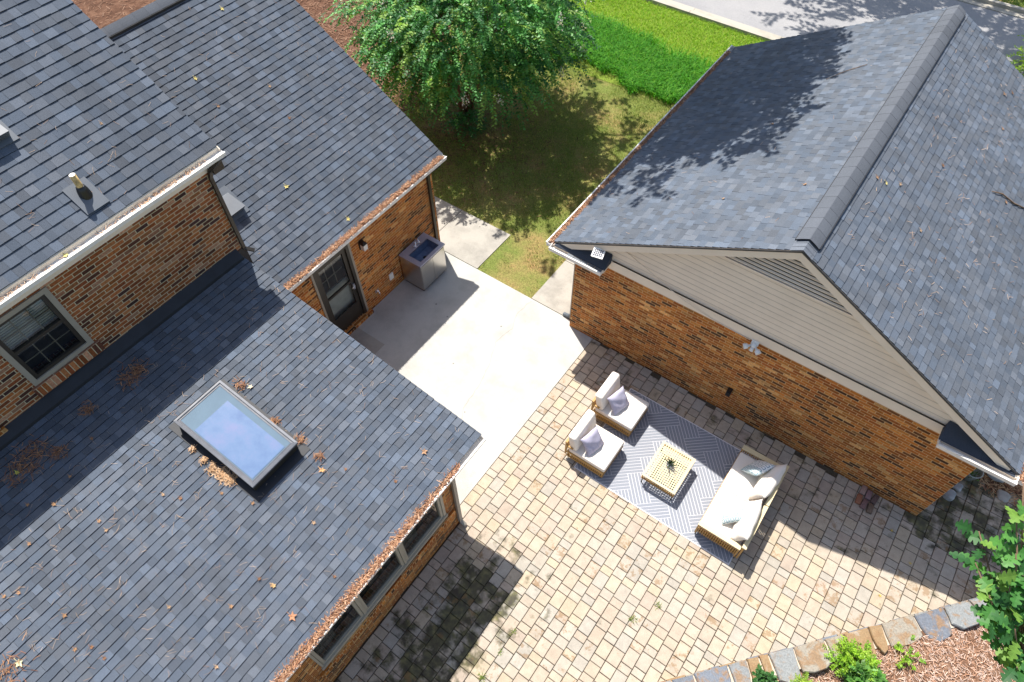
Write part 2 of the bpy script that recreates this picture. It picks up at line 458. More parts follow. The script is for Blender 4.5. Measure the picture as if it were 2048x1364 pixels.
class MB:
    """collects geometry in world coordinates (or local to a parent)"""
    def __init__(s):
        s.v = []; s.f = []; s.uv = []; s.mi = []; s.tint = []; s.stain = []
        s.smooth = []
    def face(s, pts, uv=None, mi=0, tint=(1, 1, 1), stain=(0, 0, 0), smooth=False):
        i = len(s.v)
        pts = [Vector(p) for p in pts]
        s.v += pts
        s.f.append(list(range(i, i + len(pts))))
        if uv is None:
            n = (pts[1] - pts[0]).cross(pts[-1] - pts[0])
            a = max(range(3), key=lambda k: abs(n[k]))
            if a == 0: uv = [(p.y, p.z) for p in pts]
            elif a == 1: uv = [(p.x, p.z) for p in pts]
            else: uv = [(p.x, p.y) for p in pts]
        s.uv.append(uv); s.mi.append(mi); s.tint.append(tint); s.stain.append(stain); s.smooth.append(smooth)
    def hexa(s, P, mi=0, tint=(1, 1, 1), skip=()):
        # P: 8 points, bottom 4 ccw then top 4 ccw
        fs = {'b': (3, 2, 1, 0), 't': (4, 5, 6, 7), 's0': (0, 1, 5, 4), 's1': (1, 2, 6, 5), 's2': (2, 3, 7, 6), 's3': (3, 0, 4, 7)}
        for k, q in fs.items():
            if k in skip: continue
            s.face([P[i] for i in q], mi=mi, tint=tint)
    def box(s, x0, x1, y0, y1, z0, z1, mi=0, tint=(1, 1, 1), skip=()):
        s.hexa([(x0, y0, z0), (x1, y0, z0), (x1, y1, z0), (x0, y1, z0), (x0, y0, z1), (x1, y0, z1), (x1, y1, z1), (x0, y1, z1)], mi, tint, skip)
        return s
    def obox(s, c, sx, sy, sz, mat3=None, mi=0, tint=(1, 1, 1)):
        mat3 = mat3 or Matrix.Identity(3)
        P = []
        for z in (-1, 1):
            for x, y in ((-1, -1), (1, -1), (1, 1), (-1, 1)):
                P.append(Vector(c) + mat3 @ Vector((x * sx / 2, y * sy / 2, z * sz / 2)))
        s.hexa(P, mi, tint)
        return s
    def tube(s, pts, r, n=8, mi=0, tint=(1, 1, 1), caps=True):
        pts = [Vector(p) for p in pts]
        if not hasattr(r, '__len__'): r = [r] * len(pts)
        rings = []
        ref = Vector((0, 0, 1))
        for i, p in enumerate(pts):
            d = (pts[min(i + 1, len(pts) - 1)] - pts[max(i - 1, 0)]).normalized()
            a = d.cross(ref)
            if a.length < 0.05: a = d.cross(Vector((1, 0, 0)))
            a.normalize(); b_ = d.cross(a)
            rings.append([p + (a * math.cos(2 * math.pi * k / n) + b_ * math.sin(2 * math.pi * k / n)) * r[i] for k in range(n)])
        for i in range(len(rings) - 1):
            for k in range(n):
                k2 = (k + 1) % n
                s.face([rings[i][k], rings[i][k2], rings[i + 1][k2], rings[i + 1][k]][::-1], mi=mi, tint=tint, smooth=True)
        if caps:
            s.face(rings[0], mi=mi, tint=tint); s.face(rings[-1][::-1], mi=mi, tint=tint)
        return s
    def lathe(s, c, prof, n=20, mi=0, tint=(1, 1, 1)):
        c = Vector(c)
        for (r1, z1), (r2, z2) in zip(prof[:-1], prof[1:]):
            for k in range(n):
                a, b_ = 2 * math.pi * k / n, 2 * math.pi * (k + 1) / n
                P = [c + Vector((r1 * math.cos(a), r1 * math.sin(a), z1)), c + Vector((r1 * math.cos(b_), r1 * math.sin(b_), z1)),
                     c + Vector((r2 * math.cos(b_), r2 * math.sin(b_), z2)), c + Vector((r2 * math.cos(a), r2 * math.sin(a), z2))]
                if r1 < 1e-6: P = P[1:] if False else [P[0], P[2], P[3]]
                elif r2 < 1e-6: P = [P[0], P[1], P[2]]
                s.face(P, mi=mi, tint=tint, smooth=True)
        return s
    def build(s, name, mats, parent=None, weld=False, **kw):
        if not isinstance(mats, (list, tuple)): mats = [mats]
        off = Vector((0, 0, 0)) if parent is None else world_loc(parent)
        rot = 0.0 if parent is None else world_rz(parent)
        me = bpy.data.meshes.new(name)
        vs = [(p - off) for p in s.v]
        if rot:
            Rm = Matrix.Rotation(-rot, 3, 'Z')
            vs = [Rm @ p for p in vs]
        me.from_pydata([tuple(p) for p in vs], [], s.f)
        for mt in mats: me.materials.append(mt)
        me.polygons.foreach_set('material_index', s.mi)
        me.polygons.foreach_set('use_smooth', s.smooth)
        uvl = me.uv_layers.new(name='UVMap')
        flat = [c for f in s.uv for p in f for c in p]
        uvl.data.foreach_set('uv', flat)
        a = me.attributes.new('tint', 'FLOAT_COLOR', 'FACE')
        a.data.foreach_set('color', [c for t in s.tint for c in (*t, 1)])
        if any(t != (0, 0, 0) for t in s.stain):
            a = me.attributes.new('stain', 'FLOAT_VECTOR', 'FACE')
            a.data.foreach_set('vector', [c for t in s.stain for c in t])
        if weld or any(s.smooth):
            bm = bmesh.new(); bm.from_mesh(me)
            bmesh.ops.remove_doubles(bm, verts=bm.verts, dist=1e-4)
            bm.to_mesh(me); bm.free()
        me.update()
        o = bpy.data.objects.new(name, me)
        COL.objects.link(o)
        if parent is not None: o.parent = parent
        return props(o, **kw)

def world_loc(o):
    v = Vector(o.location)
    if o.parent is not None: v = v + world_loc(o.parent)
    return v
def world_rz(o):
    return o.rotation_euler[2] + (world_rz(o.parent) if o.parent is not None else 0)

def bevel_obj(o, w, seg=2):
    me = o.data
    bm = bmesh.new(); bm.from_mesh(me)
    bmesh.ops.remove_doubles(bm, verts=bm.verts, dist=1e-4)
    bmesh.ops.bevel(bm, geom=bm.edges[:] + bm.verts[:], offset=w, segments=seg, profile=0.5, affect='EDGES')
    for f in bm.faces: f.smooth = True
    bm.to_mesh(me); bm.free()
    return o

def fast_mesh(name, V, nper, mat, tints, parent=None, mi=None, **kw):
    """V: (n, nper, 3) array of faces; tints (n,3)"""
    n = len(V)
    off = np.array(world_loc(parent)) if parent is not None else np.zeros(3)
    co = (V - off).reshape(-1, 3).astype(np.float32)
    me = bpy.data.meshes.new(name)
    me.vertices.add(n * nper); me.loops.add(n * nper); me.polygons.add(n)
    me.vertices.foreach_set('co', co.ravel())
    me.loops.foreach_set('vertex_index', np.arange(n * nper, dtype=np.int32))
    me.polygons.foreach_set('loop_start', np.arange(0, n * nper, nper, dtype=np.int32))
    me.polygons.foreach_set('loop_total', np.full(n, nper, dtype=np.int32))
    me.materials.append(mat)
    a = me.attributes.new('tint', 'FLOAT_COLOR', 'FACE')
    t4 = np.ones((n, 4), np.float32); t4[:, :3] = tints
    a.data.foreach_set('color', t4.ravel())
    me.update(calc_edges=True)
    o = bpy.data.objects.new(name, me)
    COL.objects.link(o)
    if parent is not None: o.parent = parent
    return props(o, **kw)

def unit(a):
    return a / (np.linalg.norm(a, axis=-1, keepdims=True) + 1e-9)

def pick(cols, n, jit=0.15):
    cols = np.array(cols)
    t = cols[rng.integers(0, len(cols), n)]
    return np.clip(t * (1 + rng.uniform(-jit, jit, (n, 1))), 0, 1)

def leaf_quads(P, D, Ls, Ws, up=None):
    """diamond leaves: base P, direction D, length Ls, width Ws"""
    D = unit(D)
    rnd = rng.normal(size=P.shape) * 0.6 + (np.array([0, 0, 1.0]) if up is None else up)
    S = unit(np.cross(D, rnd))
    mid = P + D * (Ls * 0.45)[:, None]
    tip = P + D * Ls[:, None]
    return np.stack([P, mid + S * (Ws / 2)[:, None], tip, mid - S * (Ws / 2)[:, None]], axis=1)

# roof planes (z as a function of x)
def zC(x): return 2.59 - 0.174 * (x + 3.4)
def zB(x): return 2.68 - 0.6155 * (x + 8.06)
def zA(x): return 5.50 - 0.63 * (x + 8.38)
def zL(x): return 2.62 + 0.55 * (x + 4.7)
def zR(x): return 2.62 - 0.55 * (x - 3.5)

# ------------------------------------------------------------------ the setting
def sheet(name, x0, x1, y0, y1, z, mat, **kw):
    b_ = MB(); b_.face([(x0, y0, z), (x1, y0, z), (x1, y1, z), (x0, y1, z)])
    return b_.build(name, mat, **kw)

sheet('ground', -150, 150, -150, 170, -0.012, M['lawn'], kind='structure')
b = MB()
b.face([(-40, -6, -0.006), (-13.3, -6, -0.006), (-12.6, 11, -0.006), (-12.2, 12.8, -0.006), (-13.6, 14.6, -0.006), (-15, 18, -0.006), (-40, 18, -0.006)])
b.build('mulch_ground', M['mulch'], kind='structure')
b = MB()
b.face([(3.9, 9.2, 0.012), (12, 9.2, 0.012), (12, 16, 0.012), (3.5, 16, 0.012)])
b.build('pine_straw_ground', M['mulch'], kind='structure')
b = MB()
b.face([(-60, 16.75, -0.004), (-13.0, 16.75, -0.004), (-9.0, 16.35, -0.004), (-5.0, 16.55, -0.004), (40, 16.6, -0.004), (60, 21.1, -0.004), (-60, 21.1, -0.004)])
b.build('verge', M['verge'], kind='structure')
sheet('road', -150, 150, 21.5, 27.2, 0.004, M['asphalt'], kind='structure')
b = MB()
for yb, sgn in ((21.12, 1), (27.6, -1)):
    x = -60.0
    while x < 40:
        x2 = x + 3.05
        ya, yc = sorted((yb, yb + sgn * 0.17))
        b.box(x + 0.006, x2 - 0.006, ya, yc, -0.05, 0.115)
        yd, ye = sorted((yb + sgn * 0.17, yb + sgn * 0.50))
        b.hexa([(x + .006, yd, -.05), (x2 - .006, yd, -.05), (x2 - .006, ye, -.05), (x + .006, ye, -.05)] +
               ([(x + .006, yd, .012), (x2 - .006, yd, .012), (x2 - .006, ye, .03), (x + .006, ye, .03)] if sgn > 0 else
                [(x + .006, yd, .03), (x2 - .006, yd, .03), (x2 - .006, ye, .012), (x + .006, ye, .012)]))
        x = x2
b.build('kerb', M['kerb'], kind='structure')
# concrete slab with a hairline crack sunk in its material is not needed: crack is a thin seam mesh
b = MB()
b.box(-8.24, -3.745, 3.0, 8.15, -0.08, 0.014)
slab = b.build('concrete_slab', M['concrete'], kind='structure')
b = MB()
for x0, x1 in ((-11.6, -10.1), (-10.09, -8.58), (-8.565, -7.055)):
    b.box(x0, x1, 8.17, 9.52, -0.08, 0.008)
for y0, y1 in ((8.17, 9.58), (9.592, 11.2), (11.21, 12.8), (12.81, 14.4), (14.41, 16.0)):
    b.box(-5.49, -4.36, y0, y1, -0.08, 0.008)
b.build('path', M['path'], kind='structure')
b = MB(); pr = random.Random(2)
ck = [(-5.45, 8.1), (-5.5, 7.6), (-5.35, 7.2), (-5.42, 6.7), (-5.2, 6.2), (-5.05, 5.6), (-4.98, 5.0), (-4.7, 4.5), (-4.62, 3.9), (-4.4, 3.4)]
fine = []
for p, q in zip(ck[:-1], ck[1:]):
    for k in range(8):
        f = k / 8
        fine.append((p[0] + (q[0] - p[0]) * f + pr.uniform(-.012, .012), p[1] + (q[1] - p[1]) * f))
for p, q in zip(fine[:-1], fine[1:]):
    b.face([(p[0], p[1], .0165), (p[0] + .009, p[1], .0165), (q[0] + .009, q[1], .0165), (q[0], q[1], .0165)])
b.build('slab_crack', M['path'], kind='structure')
# mat-like patch of older concrete at the door
b = MB(); b.box(-8.15, -7.35, 4.55, 5.25, 0.014, 0.017)
b.build('slab_patch', M['path'], kind='structure')

def clip_poly(poly, edges):
    """clip a 2D polygon by half planes (a,b,c): a x + b y <= c"""
    for a, b_, c in edges:
        out = []
        for i in range(len(poly)):
            p, q = poly[i], poly[(i + 1) % len(poly)]
            dp, dq = a * p[0] + b_ * p[1] - c, a * q[0] + b_ * q[1] - c
            if dp <= 0: out.append(p)
            if dp * dq < 0:
                t = dp / (dp - dq)
                out.append((p[0] + t * (q[0] - p[0]), p[1] + t * (q[1] - p[1])))
        poly = out
        if len(poly) < 3: return []
    return poly

# pavers -------------------------------------------------------------
sheet('paver_bed', -3.74, 7.5, -6, 9.9, 0.004, M['joint'], kind='structure')
def in_bed(x, y):
    # behind the stone wall line (0.75,2.8)-(4.4,7.0)
    return (x - 0.75) * 4.2 - (y - 2.8) * 3.65 > 1.2
b = MB()
PC = [(0.455, 0.382, 0.29), (0.47, 0.392, 0.292), (0.45, 0.382, 0.30), (0.43, 0.378, 0.308), (0.46, 0.378, 0.295), (0.44, 0.385, 0.312), (0.45, 0.37, 0.285), (0.47, 0.387, 0.278), (0.41, 0.372, 0.312), (0.435, 0.358, 0.285)]
pr = random.Random(5)
x = -3.735
k = 0
def moss_shade_at(x, y):
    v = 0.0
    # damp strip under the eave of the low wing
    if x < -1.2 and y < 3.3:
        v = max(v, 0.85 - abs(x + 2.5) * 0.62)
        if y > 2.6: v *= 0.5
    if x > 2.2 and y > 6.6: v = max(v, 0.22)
    if x > 3.0 and y > 7.6: v = max(v, 0.62)  # deeper shade beside the garage, painted in through the same mask
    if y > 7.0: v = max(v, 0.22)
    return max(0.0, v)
while x < 6.4:
    w = 0.210
    y = -5.0 - pr.random() * 0.3
    x1 = x + w
    last = 1
    while y < 9.9:
        if last == 1 or pr.random() < 0.22:
            ln = pr.choice([0.272, 0.272, 0.272, 0.20]); last = 0
        else:
            ln = pr.choice([0.137, 0.137, 0.165]); last = 1
        y1 = y + ln
        xc, yc = (x + x1) / 2, (y + y1) / 2
        ok = not in_bed(xc, yc)
        if -3.74 < xc < -3.53 and yc < 3.12: ok = False
        if -4.35 < xc < 3.19 and yc > 8.0: ok = False
        if yc > 9.4 and xc > 3.9: ok = False
        if ok:
            gap = 0.0034 + pr.random() * 0.0028
            xa, xb, ya, yb = x + gap, x1 - gap, y + gap, y1 - gap
            if -4.35 < xc < 3.19 and yb > 7.985: yb = 7.985
            if yb - ya > 0.03:
                bv = 0.007
                z0 = 0.004; z1 = 0.030 + pr.uniform(-0.002, 0.002); ze = z1 - 0.005
                ty = pr.choice(PC); f = pr.uniform(0.86, 0.99)
                # some runs share a colour
                ty = tuple(c * f for c in ty)
                st = (moss_shade_at(xc, yc) + pr.uniform(-.08, .08), pr.choice([0, 0, 0, 0, 0, 0, 0.2, 0.35, 0.5, 0.8]) * 0.9, 0)
                dz = [pr.uniform(-0.0015, 0.0015) for _ in range(4)]
                T = [(xa + bv, ya + bv, z1 + dz[0]), (xb - bv, ya + bv, z1 + dz[1]), (xb - bv, yb - bv, z1 + dz[2]), (xa + bv, yb - bv, z1 + dz[3])]
                E = [(xa, ya, ze), (xb, ya, ze), (xb, yb, ze), (xa, yb, ze)]
                B_ = [(xa, ya, z0), (xb, ya, z0), (xb, yb, z0), (xa, yb, z0)]
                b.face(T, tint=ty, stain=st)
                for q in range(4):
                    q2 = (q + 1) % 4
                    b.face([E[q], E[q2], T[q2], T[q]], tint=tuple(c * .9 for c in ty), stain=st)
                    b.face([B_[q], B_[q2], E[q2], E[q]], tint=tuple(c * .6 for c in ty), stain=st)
        y = y1
    x = x1
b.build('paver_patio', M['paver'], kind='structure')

# raised mulch bed + stone wall ---------------------------------------
wa, wb = Vector((-0.9, 0.95, 0)), Vector((5.3, 8.03, 0))
wd = (wb - wa).normalized(); wnrm = Vector((wd.y, -wd.x, 0))  # towards the bed (+x, -y)
b = MB()
bedpts = [wa + wnrm * 0.35, wb + wnrm * 0.35, wb + wnrm * 9, wa + wnrm * 9]
nx, ny = 40, 24
for i in range(nx):
    for j in range(ny):
        P = []
        for di, dj in ((0, 0), (1, 0), (1, 1), (0, 1)):
            u_, v_ = (i + di) / nx, (j + dj) / ny
            p = wa + wd * (u_ * (wb - wa).length) + wnrm * (0.25 + v_ * 7)
            z = 0.33 + 0.05 * math.sin(p.x * 2.1 + p.y) + 0.04 * math.sin(p.y * 3.3 - p.x)
            P.append((p.x, p.y, z))
        b.face(P[::-1], smooth=True)
M['bedsoil'] = ground_mat('bed_mulch', [(0.10, 0.05, 0.03), (0.19, 0.11, 0.07), (0.30, 0.19, 0.13)], 3.5, 50)
bed = b.build('mulch_bed', M['bedsoil'], kind='structure')
wall = thing('stone_wall', (wa.x, wa.y, 0), 'low curved-top flagstone retaining wall between paver patio and mulch bed', 'wall')
b = MB()
Lw = (wb - wa).length
def wp(t, o, z): 
    p = wa + wd * t + wnrm * o
    return (p.x, p.y, z)
b.hexa([wp(0, 0.03, 0), wp(Lw, 0.03, 0), wp(Lw, 0.32, 0), wp(0, 0.32, 0), wp(0, 0.03, .365), wp(Lw, 0.03, .365), wp(Lw, 0.32, .365), wp(0, 0.32, .365)][::1])
for i in range(len(b.f)): b.f[i] = b.f[i][::-1]
b.build('wall_core', M['mortar'], wall)
pr = random.Random(12)
stint = [(0.13, 0.145, 0.17), (0.20, 0.21, 0.21), (0.27, 0.175, 0.085), (0.15, 0.17, 0.20), (0.27, 0.24, 0.19), (0.22, 0.23, 0.225)]
joints = [(0.02, 0.0, .5)]
while joints[-1][0] < Lw - .5:
    joints.append((joints[-1][0] + pr.choice([pr.uniform(.16, .24), pr.uniform(.26, .42), pr.uniform(.40, .58)]), pr.uniform(-.10, .10), pr.uniform(.34, .48)))
for (ta, sa_, da), (tb_, sb_, db) in zip(joints[:-1], joints[1:]):
    w = tb_ - ta; g1, g2 = pr.uniform(.006, .018), pr.uniform(.006, .018)
    dep = pr.uniform(.36, .50)
    k1, k2 = pr.uniform(.70, .95), pr.uniform(.70, .95)
    pts = [(ta + g1, pr.uniform(0, .02)), (tb_ - g2, pr.uniform(0, .02)),
           (tb_ - g2 + sb_ * .45 + pr.uniform(-.02, .01), dep * .45), (tb_ - g2 + sb_ * k2 - pr.uniform(0, .03), dep * k2),
           (ta + w * .70 + sb_ * .6, dep * pr.uniform(.95, 1.05)), (ta + w * .35 + sa_ * .6, dep * pr.uniform(.92, 1.08)),
           (ta + g1 + sa_ * k1 + pr.uniform(0, .03), dep * k1), (ta + g1 + sa_ * .45 + pr.uniform(-.01, .02), dep * .45)]
    zt = 0.415 + pr.uniform(-.012, .012); zb = 0.350
    s_ = MB(); tt = pr.choice(stint)
    top = [wp(a, o_ + 0.0, zt + pr.uniform(-.004, .004)) for a, o_ in pts]
    cx, cy = sum(p[0] for p in top) / len(top), sum(p[1] for p in top) / len(top)
    inn = [(cx + (p[0] - cx) * 0.93, cy + (p[1] - cy) * 0.93, zt + 0.004) for p in top]
    low = [(p[0], p[1], zt - 0.014) for p in top]
    bot = [(p[0], p[1], zb) for p in top]
    n = len(top)
    s_.face(inn, tint=tt)
    for q in range(n):
        q2 = (q + 1) % n
        s_.face([low[q], low[q2], inn[q2], inn[q]], tint=tt)
        s_.face([bot[q], bot[q2], low[q2], low[q]], tint=tt)
    for i in range(len(s_.f)): s_.f[i] = s_.f[i]
    s_.build('cap_stone', M['stone'], wall)
# front face stones, one mesh of coursed rubble
b = MB()
for row, (z0, z1) in enumerate(((0.03, 0.13), (0.135, 0.24), (0.245, 0.345))):
    t = -pr.random() * 0.1 if row else 0
    t = max(t, 0)
    while t < Lw - 0.05:
        w = min(pr.uniform(0.15, 0.38), Lw - t)
        o_ = -pr.uniform(0.0, 0.02)
        b.hexa([wp(t + .006, o_, z0), wp(t + w - .006, o_, z0), wp(t + w - .006, .05, z0), wp(t + .006, .05, z0),
                wp(t + .006, o_, z1), wp(t + w - .006, o_, z1), wp(t + w - .006, .05, z1), wp(t + .006, .05, z1)], tint=pr.choice(stint))
        t += w
b.build('face_stones', M['stone'], wall)

# ------------------------------------------------------------------ roofs
def shingles(name, mat, parent, O, e, s, Lu, Ls, expo, seed, holes=(), base=(0.088, 0.103, 0.127)):
    """O eave corner, e along eave, s up the slope (unit vectors)"""
    r_ = random.Random(seed)
    O, e, s = Vector(O), Vector(e).normalized(), Vector(s).normalized()
    n = e.cross(s).normalized()
    if n.z < 0: n = -n
    flip = e.cross(s).z < 0
    b_ = MB()
    i = 0
    def P(u, v, h): return O + e * u + s * v + n * h
    while i * expo < Ls:
        v0 = i * expo; v1 = min(v0 + expo + 0.012, Ls)
        u = -r_.random() * 0.3
        wav = [r_.uniform(-0.002, 0.003) for _ in range(3)]
        hi = r_.random() < 0.5
        while u < Lu:
            w = r_.uniform(0.095, 0.185)
            ua, ub = max(u, 0), min(u + w - (.0025 if r_.random() < .5 else 0), Lu)
            if ub > ua + 0.004:
                hi = not hi if r_.random() < 0.85 else hi
                hgt = 0.019 if hi else 0.0145
                f = r_.choice([0.82, 0.87, 0.92, 0.96, 0.98, 1.0, 1.03, 1.08, 1.16, 1.26])
                bl = r_.uniform(-0.05, 0.05)
                tt = (base[0] * f * (1 - bl), base[1] * f, base[2] * f * (1 + bl))
                dv = r_.uniform(-0.003, 0.003)
                q = [P(ua, v0 + dv, hgt), P(ub, v0 + dv, hgt), P(ub, v1, 0.003), P(ua, v1, 0.003)]
                bt = [P(ua, v0 + dv, -0.002), P(ub, v0 + dv, -0.002), P(ub, v0 + dv, hgt), P(ua, v0 + dv, hgt)]
                sd1 = [P(ub, v0 + dv, 0), P(ub, v1, 0), P(ub, v1, .003), P(ub, v0 + dv, hgt)]
                sd2 = [P(ua, v0 + dv, 0), P(ua, v0 + dv, hgt), P(ua, v1, .003), P(ua, v1, 0)]
                for fc, k_ in ((q, 1), (bt, 0.12), (sd1, .5), (sd2, .5)):
                    if flip: fc = fc[::-1]
                    b_.face(fc, tint=tuple(c * k_ for c in tt))
            u += w
        i += 1
    return b_.build(name, mat, parent)

def slope_len(dx, sl): return dx * math.sqrt(1 + sl * sl)

# house -------------------------------------------------------------
house = thing('brick_house', (-8.3, 0, 0), 'long brick house with grey shingle roofs at three levels on the left', 'house')
# deck slabs under shingles
def deck(name, x0, x1, zf, y0, y1, th=0.16, mats=None, parent=house):
    b_ = MB()
    xs, xe = min(x0, x1), max(x0, x1)
    P = [(xs, y0, zf(xs) - th), (xe, y0, zf(xe) - th), (xe, y1, zf(xe) - th), (xs, y1, zf(xs) - th),
         (xs, y0, zf(xs) - .003), (xe, y0, zf(xe) - .003), (xe, y1, zf(xe) - .003), (xs, y1, zf(xs) - .003)]
    b_.hexa(P)
    return b_.build(name, mats or M['trim'], parent)
# upper roof A
deck('eave_board', -13.2, -8.44, zA, -4.0, 4.08)
sA = Vector((-1, 0, 0.63)); sB = Vector((-1, 0, 0.6155)); sC = Vector((-1, 0, 0.174))
roofA = shingles('roof', M['shingle'], house, (-8.455, -4.0, zA(-8.455)), (0, 1, 0), sA, 8.10, slope_len(4.8, .63), 0.152, 1)
deck('eave_board', -12.65, -8.10, zB, 3.9, 8.48)
roofB = shingles('roof', M['shingle'], house, (-8.05, 3.62, zB(-8.05)), (0, 1, 0), sB, 4.88, slope_len(4.55, .6155), 0.137, 2)
deck('eave_board', -8.54, -3.45, zC, -5.0, 3.68, 0.13)
roofC = shingles('roof', M['shingle'], house, (-3.38, -5.0, zC(-3.38)), (0, 1, 0), sC, 8.71, slope_len(5.12, .174), 0.119, 3)
# rear slope of the middle wing
b = MB()
zr = zB(-12.62)
b.hexa([(-17.2, 3.6, 2.5), (-12.6, 3.6, zr - .16), (-12.6, 8.5, zr - .16), (-17.2, 8.5, 2.5), (-17.2, 3.6, 2.68), (-12.6, 3.6, zr), (-12.6, 8.5, zr), (-17.2, 8.5, 2.68)], tint=(0.14, .16, .2))
b.build('rear_roof', M['shingle'], house)
b = MB()
b.hexa([(-18.3, -4, zA(-13.2) - 3.4), (-13.18, -4, zA(-13.18) - .16), (-13.18, 4.08, zA(-13.18) - .16), (-18.3, 4.08, zA(-13.2) - 3.4),
        (-18.3, -4, zA(-13.2) - 3.2), (-13.18, -4, zA(-13.18)), (-13.18, 4.08, zA(-13.18)), (-18.3, 4.08, zA(-13.2) - 3.2)], tint=(0.14, .16, .2))
b.build('rear_roof', M['shingle'], house)
# drip edges / rakes
def rake(x0, x1, zf, y, parent, mat=None, hgt=0.17, ty=0.025, name='rake_board'):
    b_ = MB()
    xs, xe = min(x0, x1), max(x0, x1)
    b_.hexa([(xs, y, zf(xs) - hgt), (xe, y, zf(xe) - hgt), (xe, y + ty, zf(xe) - hgt), (xs, y + ty, zf(xs) - hgt),
             (xs, y, zf(xs) - .022), (xe, y, zf(xe) - .022), (xe, y + ty, zf(xe) - .022), (xs, y + ty, zf(xs) - .022)])
    return b_.build(name, mat or M['trim'], parent)
rake(-13.2, -8.42, zA, 4.083, house)
rake(-12.6, -8.08, zB, 8.482, house)
rake(-8.54, -3.43, zC, 3.682, house, hgt=0.13)

# walls ---------------------------------------------------------------
def wall_x(b_, x, y0, y1, z0, z1, holes, t=0.22, mi=0):
    """wall in the plane x facing +x, holes = [(ya,yb,za,zb)], thickness into -x"""
    ys = sorted({y0, y1, *[h_[0] for h_ in holes], *[h_[1] for h_ in holes]})
    zs = sorted({z0, z1, *[h_[2] for h_ in holes], *[h_[3] for h_ in holes]})
    for ya, yb in zip(ys[:-1], ys[1:]):
        for za, zb in zip(zs[:-1], zs[1:]):
            cy, cz = (ya + yb) / 2, (za + zb) / 2
            if any(h_[0] < cy < h_[1] and h_[2] < cz < h_[3] for h_ in holes): continue
            b_.face([(x, ya, za), (x, yb, za), (x, yb, zb), (x, ya, zb)], mi=mi)
    for ya, yb, za, zb in holes:   # reveals
        b_.face([(x - t, ya, za), (x, ya, za), (x, ya, zb), (x - t, ya, zb)], mi=mi)
        b_.face([(x, yb, za), (x - t, yb, za), (x - t, yb, zb), (x, yb, zb)], mi=mi)
        b_.face([(x - t, ya, za), (x - t, yb, za), (x, yb, za), (x, ya, za)], mi=mi)
        b_.face([(x, ya, zb), (x, yb, zb), (x - t, yb, zb), (x - t, ya, zb)], mi=mi)

XW = -8.55
wA = [(0.205, 1.01, 3.97, 5.08), (-1.80, -0.62, 3.74, 4.95)]
b = MB()
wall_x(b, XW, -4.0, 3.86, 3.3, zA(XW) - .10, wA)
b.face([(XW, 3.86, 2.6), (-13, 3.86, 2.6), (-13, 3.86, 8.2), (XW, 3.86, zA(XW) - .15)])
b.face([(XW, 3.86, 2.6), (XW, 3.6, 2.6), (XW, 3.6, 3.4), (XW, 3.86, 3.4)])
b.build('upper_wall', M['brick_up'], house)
b = MB(); b.box(XW - .01, XW + .006, 3.69, 3.864, 2.6, 3.56); b.build('corner_flashing', M['flash'], house)
XB = -8.25
door_h = (4.70, 5.66, 0.10, 2.26)
b = MB()
wall_x(b, XB, 3.13, 8.28, -0.05, 2.62, [door_h])
b.face([(XB, 8.28, -.05), (-17, 8.28, -.05), (-17, 8.28, 2.6), (XB, 8.28, 2.62)])
b.face([(XB, 8.28, 2.6), (-17, 8.28, 2.6), (-12.62, 8.28, 5.3)])
b.build('middle_wall', M['brick'], house)
XC = -3.55
cw = [(-0.10, 0.78, 0.95, 2.08), (0.84, 1.74, 0.95, 2.08), (1.80, 2.74, 0.95, 2.08)]
cwh = (-0.14, 2.80, 0.90, 2.10)
b = MB()
wall_x(b, XC, -5.0, 3.13, -0.05, zC(XC) - .12, [cwh])
b.face([(XC, 3.13, -.05), (XB, 3.13, -.05), (XB, 3.13, zC(XB) - .1), (XC, 3.13, zC(XC) - .12)])
b.build('low_wing_wall', M['brick'], house)
# soldier courses
b = MB()
b.box(XC - .05, XC + .06, -0.24, 2.96, 0.68, 0.865)
for i in range(len(b.uv)): pass
b.build('brick_sill', M['soldier'], house)
b = MB()
b.box(XW - .04, XW + .055, 0.07, 1.14, 3.70, 3.885)
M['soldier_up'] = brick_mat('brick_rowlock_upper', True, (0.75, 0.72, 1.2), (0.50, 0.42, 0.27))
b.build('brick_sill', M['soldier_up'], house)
b = MB()
b.box(XW - .04, XW + .055, -1.92, -0.50, 3.48, 3.66)
b.build('brick_sill', M['soldier'], house)
b = MB()
b.box(XB - .05, XB + .10, 4.62, 5.78, 0.014, 0.095)
b.build('door_step', M['soldier'], house)

